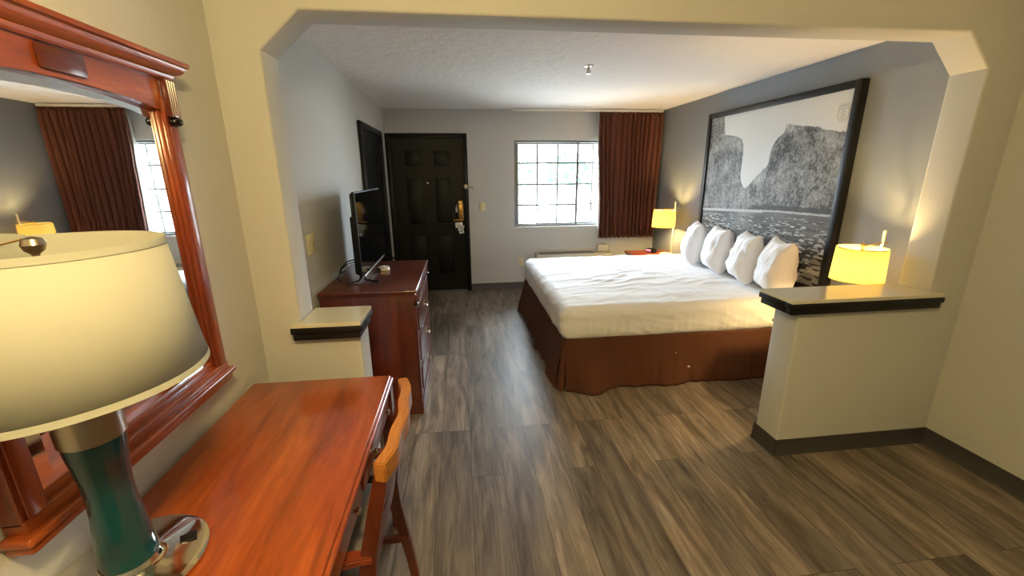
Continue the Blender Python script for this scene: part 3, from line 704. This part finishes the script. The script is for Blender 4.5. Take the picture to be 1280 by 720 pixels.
# ------------------------------------------------------------------ nightstands
def nightstand(cx, cy, zt, label):
    t = tag(empty('nightstand', (cx, cy, 0)), label, 'nightstand')
    hx, hy = .27, .22
    bm = B(); bx(bm, (-hx, hx), (-hy, hy), (.08, zt-.03), .003); obj('body', bm, M['dark_z'], t)
    bm = B(); bx(bm, (-hx-.02, hx+.005), (-hy-.018, hy+.018), (zt-.024, zt), .007, 3); bx(bm, (-hx-.01, hx), (-hy-.009, hy+.009), (zt-.036, zt-.022), .004); obj('top', bm, M['cherry_x'], t)
    bm = B(); bx(bm, (-hx-.015, hx), (-hy-.013, hy+.013), (0, .085), .005); obj('plinth', bm, M['dark_y'], t)
    for z0, z1 in ((.10, .31), (.325, zt-.05)):
        bm = B(); bx(bm, (-hx-.014, -hx+.001), (-hy+.03, hy-.03), (z0, z1), .004); d = obj('drawer', bm, M['dark_y'], t)
        bm = B(); zc = (z0+z1)/2; tube(bm, [(-hx-.013, -.04, zc), (-hx-.032, -.035, zc-.01), (-hx-.032, .035, zc-.01), (-hx-.013, .04, zc)], .0035, 8); obj('handle', bm, M['nickel'], d)
nightstand(2.475, 5.20, .60, 'cherry wood nightstand in the far corner under the curtain, holding a clock radio')
nightstand(2.50, 2.40, .60, 'cherry wood nightstand hidden behind the right half wall, under the near bedside lamp')
# clock radio
t = tag(empty('clock_radio', (2.49, 5.27, .602), .5), 'small oval black clock radio with pink display on the far nightstand', 'clock radio')
bm = B(); lathe(bm, [(.02, 0), (.07, .002), (.082, .016), (.078, .036), (.055, .048), (.02, .052)], n=28, sx=.62, sy=1.1); obj('case', bm, M['blackgloss'], t)
bm = B(); bx(bm, (-.056, -.040), (-.03, .045), (.012, .040), .005); obj('display', bm, M['pink'], t)
bm = B(); tube(bm, [(.04, -.03, .01), (.09, -.08, .004), (.16, -.15, .004), (.20, -.12, .004)], .003, 6); obj('cord', bm, M['blackmatte'], t)

# ------------------------------------------------------------------ bedside lamps
def bed_lamp(cx, cy, zb, pdx, pdy, label, watts, k=1.0):
    t = tag(empty('bedside_lamp', (cx, cy, zb)), label, 'lamp', 'pair of bedside lamps with yellow drum shades')
    zs0, zs1, r = .355, .56, .137
    px, py = pdx, pdy
    bm = B(); lathe(bm, [(.005, .022), (.02, .020), (.07, .014), (.078, .008), (.078, 0), (.01, 0)][::-1], (px*.45, py*.45, .001), 32); obj('base', bm, M['cream'], t)
    bm = B(); tube(bm, [(px, py, .008), (px, py, .665)], .0085, 12); obj('pole', bm, M['putty'], t)
    bm = B(); tube(bm, [(px*1.25, py*1.25, zs1+.028), (px, py, zs1+.028), (0, 0, zs1+.012), (0, 0, zs1-.03)], .005, 8); a = obj('arm', bm, M['brass'], t)
    bm = B(); lathe(bm, [(.010, zs1+.005), (.014, zs1+.018), (.006, zs1+.03)], n=14); obj('finial', bm, M['brass'], a)
    bm = B(); lathe(bm, [(r*1.03, zs0), (r*1.0, (zs0+zs1)/2), (r*.97, zs1)], n=56, capb=False, capt=False); sh = obj('shade', bm, M['bedshade'], t, smooth=60)
    for rr, zz in ((r*1.03, zs0), (r*.97, zs1)):
        bm = B(); pts = [(rr*math.cos(q*2*PI/48), rr*math.sin(q*2*PI/48), zz) for q in range(49)]; tube(bm, pts, .0028, 6, cap=False)
        obj('shade_rim', bm, M['bedshade'], sh)
    bm = B(); 
    for q in range(3): tube(bm, [(0, 0, zs1-.012), (r*.96*math.cos(q*2.09+.4), r*.96*math.sin(q*2.09+.4), zs1-.003)], .002, 6)
    obj('spider', bm, M['brass'], sh)
    bm = B(); lathe(bm, [(.013, zs1-.075), (.013, zs1-.025)], n=14); obj('socket', bm, M['white'], t)
    bm = B(); bmesh.ops.create_uvsphere(bm, u_segments=20, v_segments=12, radius=.03); bmesh.ops.scale(bm, verts=bm.verts[:], vec=(1, 1, 1.2)); bmesh.ops.translate(bm, verts=bm.verts[:], vec=(0, 0, zs0+.085)); obj('bulb', bm, M['bulb'], t)
    point('lamp_light', (0, 0, zs0+.085), watts, (1, .68, .26), .04, t)
bed_lamp(2.49, 2.325, .601, .135, .0, 'lit yellow bedside lamp standing just behind the right half wall ledge', BED_LAMP_W)
bed_lamp(2.55, 5.10, .601, .137, .0, 'lit yellow bedside lamp on the far nightstand beside the curtain', BED_LAMP_W)

# ------------------------------------------------------------------ framed print
def picture():
    y0, y1, z0, z1 = 2.80, 4.63, .69, 2.232
    t = tag(empty('framed_print', (2.76, (y0+y1)/2, (z0+z1)/2)), 'huge black-framed black and white canyon print leaning on the grey wall over the bed', 'picture')
    cy_, cz_ = (y0+y1)/2, (z0+z1)/2
    fw = .052
    for (ya, yb, za, zb) in ((y0, y0+fw, z0, z1), (y1-fw, y1, z0, z1), (y0+fw, y1-fw, z0, z0+fw), (y0+fw, y1-fw, z1-fw, z1)):
        bm = B(); bx(bm, (-.032, .029), (ya-cy_, yb-cy_), (za-cz_, zb-cz_), .004); obj('frame_rail', bm, M['trimblack'], t)
    # print on a fine grid, tones per vertex
    ny, nz = 470, 390
    Y = np.linspace(y0+fw-.004, y1-fw+.004, ny); Z = np.linspace(z0+fw-.004, z1-fw+.004, nz)
    YY, ZZ = np.meshgrid(Y, Z, indexing='ij')
    rng = np.random.RandomState(3)
    def vnoise(ay, az, seed):
        r_ = np.random.RandomState(seed); g = r_.rand(256, 256)
        fy, fz = np.floor(ay).astype(int), np.floor(az).astype(int); ty, tz = ay-fy, az-fz
        ty, tz = ty*ty*(3-2*ty), tz*tz*(3-2*tz); G = lambda a, b: g[a % 256, b % 256]
        return (G(fy, fz)*(1-ty)+G(fy+1, fz)*ty)*(1-tz)+(G(fy, fz+1)*(1-ty)+G(fy+1, fz+1)*ty)*tz
    def fbm(ay, az, seed, o=5):
        s, a, n_ = 0, .5, 0
        for k in range(o): s = s+a*vnoise(ay*2**k+k*17, az*2**k+k*31, seed+k); n_ += a; a *= .62
        return s/n_
    skyl = [(4.65, 2.2), (4.365, 2.2), (4.362, 2.171), (4.313, 1.993), (4.116, 1.967), (4.03, 1.93), (3.998, 1.88), (3.985, 1.80), (3.985, 1.60), (3.96, 1.52), (3.904, 1.475), (3.853, 1.487), (3.80, 1.54), (3.728, 1.603), (3.66, 1.65), (3.615, 1.695),
            (3.606, 1.80), (3.575, 1.874), (3.52, 1.92), (3.473, 1.952), (3.463, 2.0), (3.42, 2.01), (3.386, 2.0), (3.30, 1.975), (3.178, 1.964), (3.1, 1.945), (3.037, 1.925), (2.93, 1.905), (2.78, 1.885)]
    ys = np.array([p[0] for p in skyl][::-1]); zs = np.array([p[1] for p in skyl][::-1])
    sk_ = np.interp(YY, ys, zs)+.022*(fbm(YY*28, YY*0+3, 11)-.5)
    tone = .62+.02*(fbm(YY*2, ZZ*2, 5)-.5)+0*YY                                     # pale sky
    cliff = ZZ < sk_
    vert = fbm(YY*34, ZZ*7, 20, 5); blot = fbm(YY*9, ZZ*9, 40, 6); fine = fbm(YY*70, ZZ*70, 60, 4)
    c = .175+.42*(blot-.5)+.24*(vert-.5)+.46*(fine-.5)
    strata = fbm(YY*3+ZZ*4, ZZ*40+YY*6, 80, 3); c = c+.10*(strata-.5)
    c = c+.06*np.exp(-((ZZ-(sk_-.06))/.05)**2)
    c = np.where(YY > 3.9, c*.86+.03, c)
    tone = np.where(cliff, np.clip(c, .035, .6), tone)
    wl = np.interp(YY, [2.8, 2.85, 3.41, 3.89, 4.65], [1.31, 1.309, 1.297, 1.271, 1.228])
    tree_ = (ZZ < wl+.03+.028*fbm(YY*30, YY*0, 91)) & (ZZ > wl) & (YY < 3.76)
    tone = np.where(tree_, .035+.06*fine, tone)
    water = ZZ < wl
    dep = np.clip((wl-ZZ)/.6, 0, 1)
    refl = .13-.13*dep+.16*(fbm(YY*5, ZZ*46, 101, 4)-.5)+.10*np.exp(-((YY-3.87)/.12)**2)*(dep < .9)
    tone = np.where(water, np.clip(refl, .008, .5), tone)
    tone = np.where((ZZ < wl) & (ZZ > wl-.016-.01*(YY > 3.6)), .42+.1*fine, tone)
    # boulders in the shallows
    nrock = 330
    for k in range(nrock):
        a = rng.rand(); b_ = rng.rand()
        if k % 4 == 0: ry, rz_ = 4.0+.55*a, 1.19-.16*b_
        else: ry, rz_ = 2.85+.62*a**1.1, 1.25-.52*b_
        if k % 7 == 0: ry, rz_ = 3.4+.7*a, 1.22-.2*b_
        s_ = (.010+.034*max(0, (1.25-rz_))*rng.rand()*2.2)
        m_ = ((YY-ry)/(s_*1.7))**2+((ZZ-rz_)/(s_*.75))**2 < 1+.8*(fine-.5)
        lum = .16+.34*rng.rand()
        tone = np.where(m_ & (ZZ > rz_-s_*.25), lum*(.75+.6*fine), np.where(m_, .02, tone))
    verts = np.stack([np.zeros_like(YY), YY-cy_, ZZ-cz_], -1).reshape(-1, 3)
    idx = np.arange(ny*nz).reshape(ny, nz)
    quads = np.stack([idx[:-1, :-1], idx[1:, :-1], idx[1:, 1:], idx[:-1, 1:]], -1).reshape(-1, 4)[:, ::-1]
    me = bpy.data.meshes.new('print'); me.from_pydata(verts.tolist(), [], quads.tolist()); me.update()
    ca = me.color_attributes.new('ink', 'FLOAT_COLOR', 'POINT')
    tn = tone.reshape(-1); cols = np.stack([tn, tn, tn*.985, np.ones_like(tn)], -1).astype(np.float32)
    ca.data.foreach_set('color', cols.reshape(-1))
    m = bpy.data.materials.new('printed_paper'); m.use_nodes = True; nt = m.node_tree; b_ = nt.nodes['Principled BSDF']
    at = nt.nodes.new('ShaderNodeAttribute'); at.attribute_name = 'ink'; nt.links.new(at.outputs['Color'], b_.inputs['Base Color'])
    b_.inputs['Roughness'].default_value = .6; b_.inputs['Specular IOR Level'].default_value = .25
    me.materials.append(m); o = bpy.data.objects.new('print', me); C.objects.link(o); o.parent = t; o.location = (-.014, 0, 0)
    bm = B(); bx(bm, (-.012, .026), (y0+.03-cy_, y1-.03-cy_), (z0+.03-cz_, z1-.03-cz_)); obj('backing', bm, M['blackmatte'], t)
    # faint emblem: road shield with an 8 and a script word above
    em = mat('emblem_ink', (.45, .45, .43, 1), .5)
    ey, ez = 2.922, 2.03
    bm = B()
    sh_ = [(-.040, .035), (-.046, .01), (-.042, -.03), (-.022, -.055), (0, -.066), (.022, -.055), (.042, -.03), (.046, .01), (.040, .035)]
    tube(bm, [(-.0155, ey-cy_+p[0], ez-cz_+p[1]) for p in sh_], .0022, 6)
    tube(bm, [(-.0155, ey-cy_+.045*math.cos(a), ez-cz_+.040+.022*math.sin(a)) for a in [k*PI/10 for k in range(11)]], .0018, 6)
    bx(bm, (-.0165, -.0145), (ey-cy_-.048, ey-cy_+.048), (ez-cz_+.022, ez-cz_+.030))
    e_ = obj('emblem', bm, em, t)
    for txt, size, dz in (('8', .085, -.045), ('Super', .030, .040)):
        cu = bpy.data.curves.new('lettering', 'FONT'); cu.body = txt; cu.size = size; cu.align_x = 'CENTER'; cu.extrude = .0006; cu.shear = .3 if txt != '8' else .0; cu.offset = .0008
        cu.materials.append(em)
        tmp = bpy.data.objects.new('lettering_curve', cu); C.objects.link(tmp)
        bpy.context.view_layer.update()
        me_ = bpy.data.meshes.new_from_object(tmp.evaluated_get(bpy.context.evaluated_depsgraph_get())); bpy.data.objects.remove(tmp)
        me_.materials.clear(); me_.materials.append(em)
        f_ = bpy.data.objects.new('lettering', me_); C.objects.link(f_); f_.parent = e_
        f_.location = (-.0158, ey-cy_, ez-cz_+dz); f_.rotation_euler = (PI/2, 0, -PI/2)
picture()

# ------------------------------------------------------------------ wall mirror above the desk
def mirror():
    yc, zc = 1.185, .90
    t = tag(empty('wall_mirror', (XL, yc, zc)), 'large cherry-framed mirror hanging on the left wall above the desk', 'mirror')
    hy = .385; z1 = 1.965-zc
    fx = .045
    # side stiles with a stepped inner edge
    for s in (-1, 1):
        bm = B(); bx(bm, (.002, fx), sorted((s*(hy-.058), s*hy)), (.05, z1-.10), .004)
        bx(bm, (.002, fx-.012), sorted((s*(hy-.066), s*(hy-.057))), (.05, z1-.12), .004)
        bx(bm, (fx-.001, fx+.005), sorted((s*(hy-.049), s*(hy-.010))), (.06, z1-.185), .003)
        obj('stile', bm, M['cherry_z'], t)
        bm = B(); bx(bm, (fx-.001, fx+.018), sorted((s*(hy-.052), s*(hy-.008))), (z1-.155, z1-.045), .002)
        for k in range(4): tube(bm, [(fx+.017, s*(hy-.014-k*.0105), z1-.150), (fx+.017, s*(hy-.014-k*.0105), z1-.05)], .0038, 6)
        blk = obj('fluted_block', bm, M['dark_z'], t)
        bm = B(); bmesh.ops.create_uvsphere(bm, u_segments=18, v_segments=12, radius=1); bmesh.ops.scale(bm, verts=bm.verts[:], vec=(.018, .023, .015)); bmesh.ops.translate(bm, verts=bm.verts[:], vec=(fx+.012, s*(hy-.030), z1-.168)); obj('ornament', bm, M['blackgloss'], blk)
    # header board with a gently arched lower edge
    n = 24; ys = [-(hy-.05)+2*(hy-.05)*k/n for k in range(n+1)]
    arch = lambda y: z1-.135+.022*(1-(y/(hy-.074))**2)
    poly = [(y, arch(y)) for y in ys]+[(hy-.05, z1-.035), (-(hy-.05), z1-.035)]
    bm = prism(B(), poly, 'x', .002, fx-.004); hd = obj('header', bm, M['cherry_y'], t)
    bm = B(); bx(bm, (fx-.005, fx+.006), (-.062, .062), (z1-.102, z1-.05), .006); obj('centre_block', bm, M['dark_y'], hd)
    # cornice profile
    prof = [(.002, z1-.045), (fx+.004, z1-.045), (fx+.010, z1-.038), (fx+.012, z1-.030), (fx+.028, z1-.022), (fx+.036, z1-.010), (fx+.038, z1-.004), (fx+.046, z1), (fx+.046, z1+.012), (.002, z1+.012)]
    bm = B()
    secs = []
    for s, ext in ((-1, 1), (1, 1)):
        secs.append([bm.verts.new((p[0], s*(hy-.005+max(0, p[0]-fx)*.95), p[1])) for p in prof])
    m_ = len(prof)
    for k in range(m_): bm.faces.new((secs[0][k], secs[1][k], secs[1][(k+1) % m_], secs[0][(k+1) % m_]))
    bm.faces.new(secs[0]); bm.faces.new(secs[1][::-1]); obj('cornice', bm, M['cherry_y'], t, smooth=30)
    # sill
    bm = B(); bx(bm, (.002, fx+.004), (-hy, hy), (.028, .062), .005); bx(bm, (.002, fx+.020), (-hy-.018, hy+.018), (.012, .032), .007, 3); bx(bm, (.002, fx+.010), (-hy-.008, hy+.008), (-.012, .014), .005)
    obj('sill', bm, M['cherry_y'], t)
    bm = B(); bx(bm, (.002, fx-.014), (-(hy-.062), hy-.062), (.055, .085), .004); obj('lower_rail', bm, M['cherry_y'], t)
    # bevelled glass
    gx = .027; gy = hy-.071; zb = .083; bw = .026
    outer = []; inner = []
    for k in range(n+1): y = -gy+2*gy*k/n; outer.append((y, arch(y*(hy-.074)/gy)+.001))
    for k in range(n+1): y = -(gy-bw)+2*(gy-bw)*k/n; inner.append((y, arch(y*(hy-.074)/gy)-bw-.018*(abs(y)/gy)**6))
    bm = B()
    Ob = [bm.verts.new((gx-.002, y, z)) for y, z in [(-gy, zb)]+outer+[(gy, zb)]]; Ib = [bm.verts.new((gx+.001, y, z)) for y, z in [(-(gy-bw), zb+bw)]+inner+[(gy-bw, zb+bw)]]
    N = len(Ob)
    for k in range(N): bm.faces.new((Ob[k], Ob[(k+1) % N], Ib[(k+1) % N], Ib[k]))
    mo = obj('bevelled_edge', bm, M['bevelglass'], t, smooth=0); mo.rotation_euler.z = .012
    bm = B(); prism(bm, [(-(gy-bw), zb+bw)]+inner+[(gy-bw, zb+bw)], 'x', gx-.004, gx+.001); mo = obj('mirror_glass', bm, M['mirror'], t, smooth=0); mo.rotation_euler.z = .012
    bm = B(); bx(bm, (.003, .018), (-(hy-.055), hy-.055), (.06, z1-.06)); obj('backing', bm, M['blackmatte'], t)
mirror()

# ------------------------------------------------------------------ desk
def desk():
    x0, x1, y0, y1, zt = -.928, -.335, .59, 1.782, .76
    cx, cy = (x0+x1)/2, (y0+y1)/2
    t = tag(empty('desk', (cx, cy, 0)), 'cherry wood desk against the left wall under the mirror', 'desk')
    X = lambda a: a-cx; Y = lambda a: a-cy
    # top with a stepped, rounded edge on three sides
    bm = B(); bx(bm, (X(x0), X(x1)), (Y(y0), Y(y1)), (zt-.034, zt-.012), .009, 4); bx(bm, (X(x0)+.0005, X(x1)-.010), (Y(y0)+.010, Y(y1)-.010), (zt-.016, zt), .006, 4)
    obj('desktop', bm, M['cherry_y'], t)
    bm = B(); bx(bm, (X(x1)-.05, X(x1)-.028), (Y(y0)+.05, Y(y1)-.05), (.62, zt-.03), .002); bx(bm, (X(x0)+.02, X(x0)+.04), (Y(y0)+.05, Y(y1)-.05), (.35, zt-.03), .002)
    for yy in (y0+.03, y1-.05): bx(bm, (X(x0)+.05, X(x1)-.05), (Y(yy), Y(yy+.02)), (.62, zt-.03), .002)
    obj('apron', bm, M['cherry_y'], t)
    for yy in (y0+.20, y0+.36+.26): pass
    for (ya, yb) in ((y0+.09, y0+.575), (y0+.615, y1-.09)):
        bm = B(); bx(bm, (X(x1)-.029, X(x1)-.014), (Y(ya), Y(yb)), (.63, zt-.036), .004); d = obj('drawer', bm, M['cherry_y'], t)
        for q in (.24, .76):
            bm = B(); lathe(bm, [(.006, 0), (.006, .010), (.013, .016), (.013, .024), (.006, .028)], n=16); bmesh.ops.rotate(bm, verts=bm.verts[:], matrix=Matrix.Rotation(PI/2, 3, 'Y')); bmesh.ops.translate(bm, verts=bm.verts[:], vec=(X(x1)-.016, Y(ya+(yb-ya)*q), .69)); obj('knob', bm, M['chrome'], d)
    for xx in (x0+.03, x1-.052):
        for yy in (y0+.03, y1-.085):
            bm = B(); bar(bm, [(X(xx+.025), Y(yy+.025), 0), (X(xx+.025), Y(yy+.025), .60), (X(xx+.025), Y(yy+.025), zt-.033)], [.046, .05, .05], [.046, .05, .05]); obj('leg', bm, M['dark_z'], t)
desk()

# ------------------------------------------------------------------ desk chair
def chair():
    ox, oy = -.46, 1.20
    t = tag(empty('desk_chair', (ox, oy, 0)), 'wooden armchair with honey-coloured top rail and grey seat, tucked under the desk', 'chair')
    hw = .235                                          # half width at the posts
    def P(x, y, z): return (x-ox, y-oy, z)
    # rear posts and legs in one S curve each
    for s in (-1, 1):
        y = oy+s*(hw-.018)
        pts = [(-.248, 0), (-.262, .12), (-.284, .26), (-.305, .40), (-.310, .50), (-.292, .62), (-.262, .76), (-.234, .885)]
        bm = B(); bar(bm, [P(a, y, b) for a, b in pts], [.032]*8, [.030, .034, .040, .046, .048, .044, .040, .036], side=(0, 1, 0))
        bmesh.ops.bevel(bm, geom=bm.edges[:], offset=.003, segments=2, affect='EDGES', clamp_overlap=True)
        obj('rear_post', bm, M['dark_z'], t)
    # crest rail: bows out away from the desk
    n = 22; bm = B(); pts = []; 
    for k in range(n+1):
        u = k/n*2-1; pts.append(P(-.236+.026*(1-abs(u)**2.2)+.004*math.cos(u*9), oy+u*(hw+.004), .880))
    bar(bm, pts, .060, .034, side=(0, 0, 1))
    bmesh.ops.bevel(bm, geom=[e for e in bm.edges], offset=.004, segments=2, affect='EDGES', clamp_overlap=True)
    obj('crest_rail', bm, M['honey_y'], t)
    for zz, xx in ((.62, -.292), (.74, -.266)):
        bm = B(); bar(bm, [P(xx+.02*(1-u*u), oy+u*(hw-.03), zz) for u in [k/10*2-1 for k in range(11)]], .045, .016, side=(0, 0, 1)); obj('back_slat', bm, M['dark_y'], t)
    # seat
    bm = B(); rbox(bm, (-.74-ox, -.325-ox), (-.215, .215), (.425, .495), .03, .025, lambda q, n_: .006*math.cos(q.x*4)*max(0, n_.z)); obj('seat_cushion', bm, M['seat'], t, smooth=60)
    bm = B(); bx(bm, (-.745-ox, -.32-ox), (-.222, .222), (.375, .427), .006); obj('seat_frame', bm, M['dark_y'], t)
    for s in (-1, 1):
        y = s*(hw-.03)
        bm = B(); bar(bm, [(-.715-ox, y, 0), (-.715-ox, y, .38)], [.028, .038], [.028, .038]); 
        obj('front_leg', bm, M['dark_z'], t)
        bm = B(); bar(bm, [(-.705-ox, y, .22), (-.262-ox, y, .22)], .018, .026, side=(0, 1, 0)); obj('stretcher', bm, M['dark_y'], t)
        # arm
        ya = s*(hw-.005)
        bm = B(); bar(bm, [(-.285-ox, ya-s*.01, .594), (-.34-ox, ya, .602), (-.42-ox, ya+s*.012, .600), (-.49-ox, ya+s*.012, .588), (-.525-ox, ya+s*.01, .57)], [.036, .042, .05, .048, .036], .024, side=(0, 1, 0))
        bmesh.ops.bevel(bm, geom=bm.edges[:], offset=.005, segments=2, affect='EDGES', clamp_overlap=True); obj('arm', bm, M['cherry_x'], t)
        bm = B(); bar(bm, [(-.50-ox, ya+s*.008, .575), (-.535-ox, ya, .52), (-.56-ox, s*(hw-.018), .40)], .028, .034, side=(0, 1, 0)); obj('arm_support', bm, M['dark_z'], t)
chair()

# ------------------------------------------------------------------ desk lamp
def desk_lamp():
    lx, ly, lz = -.785, .865, .761
    t = tag(empty('table_lamp', (lx, ly, lz)), 'unlit table lamp with teal glass body and cream shade standing on the desk', 'lamp')
    bm = B(); lathe(bm, [(.02, 0), (.138, 0), (.146, .004), (.146, .009), (.132, .014), (.07, .018), (.058, .022), (.054, .034), (.02, .036)], n=64, capt=True); b_ = obj('base', bm, M['chrome'], t)
    bm = B(); a = -.15
    bx(bm, (.088, .122), (-.014, .014), (.0165, .0195), .001, rz=0)
    bmesh.ops.rotate(bm, verts=bm.verts[:], matrix=Matrix.Rotation(.55, 3, 'Z')); obj('black_plate', bm, M['blackgloss'], b_)  # small black plate lying on the base disc
    bm = B(); lathe(bm, [(.052, .034), (.053, .05), (.049, .10), (.0435, .16), (.041, .20), (.0425, .245), (.047, .29), (.051, .325), (.052, .345)], n=48); obj('glass_body', bm, M['teal'], t, smooth=60)
    bm = B(); lathe(bm, [(.050, .343), (.055, .347), (.056, .415), (.052, .420), (.012, .424)], n=48); obj('collar', bm, M['nickel'], t)
    bm = B(); lathe(bm, [(.010, .423), (.010, .50), (.018, .505), (.018, .56), (.008, .565)], n=20); obj('socket', bm, M['brass'], t)
    zs0, zs1, r0, r1 = .478, .752, .222, .188
    bm = B(); lathe(bm, [(r0, zs0), (r0*.5+r1*.5, (zs0+zs1)/2), (r1, zs1)], n=96, capb=False, capt=False); sh = obj('shade', bm, M['deskshade'], t, smooth=60)
    s = sh.modifiers.new('s', 'SOLIDIFY'); s.thickness = .0015
    for rr, zz in ((r0+.0006, zs0), (r1+.0006, zs1)):
        bm = B(); lathe(bm, [(rr, zz-.0005), (rr+.0012, zz), (rr+.0008-(.0017 if rr > .2 else -.0017), zz+(.013 if rr > .2 else -.013))], n=96, capb=False, capt=False)
        obj('shade_trim', bm, M['deskshade'], sh, smooth=60)
    bm = B(); 
    for q in range(3): tube(bm, [(0, 0, zs1-.028), (r1*.5*math.cos(q*2.09+.3), r1*.5*math.sin(q*2.09+.3), zs1-.026), (r1*math.cos(q*2.09+.3), r1*math.sin(q*2.09+.3), zs1-.004)], .0022, 6)
    tube(bm, [(0, 0, .56), (.05, 0, .60), (.055, 0, .67), (0, 0, zs1-.028), (-.055, 0, .67), (-.05, 0, .60), (0, 0, .56)], .0022, 6, cap=False)
    obj('harp', bm, M['brass'], t)
    bm = B(); lathe(bm, [(.004, zs1-.03), (.006, zs1-.018), (.014, zs1-.012), (.0175, zs1-.001), (.014, zs1+.010), (.004, zs1+.014)], n=24); obj('finial', bm, M['nickel'], t)
    bm = B(); bmesh.ops.create_uvsphere(bm, u_segments=18, v_segments=12, radius=.028); bmesh.ops.translate(bm, verts=bm.verts[:], vec=(0, 0, .595)); obj('bulb', bm, M['white'], t)
desk_lamp()

# ------------------------------------------------------------------ ceiling light of the near room, above and left of the viewer
t = tag(empty('ceiling_light', (-.05, .15, H)), 'round glass ceiling light lit over the desk end of the room', 'ceiling light')
bm = B(); lathe(bm, [(.16, -.028), (.16, 0)], n=36); obj('pan', bm, M['brass'], t)
bm = B(); lathe(bm, [(.01, -.10), (.06, -.095), (.11, -.075), (.14, -.045), (.148, -.028)], n=36, capb=True, capt=False); obj('dome', bm, M['dome'], t)
point('ceiling_lamp_light', (0, 0, -.16), CEILING_LAMP_W, (1, .76, .33), .10, t)
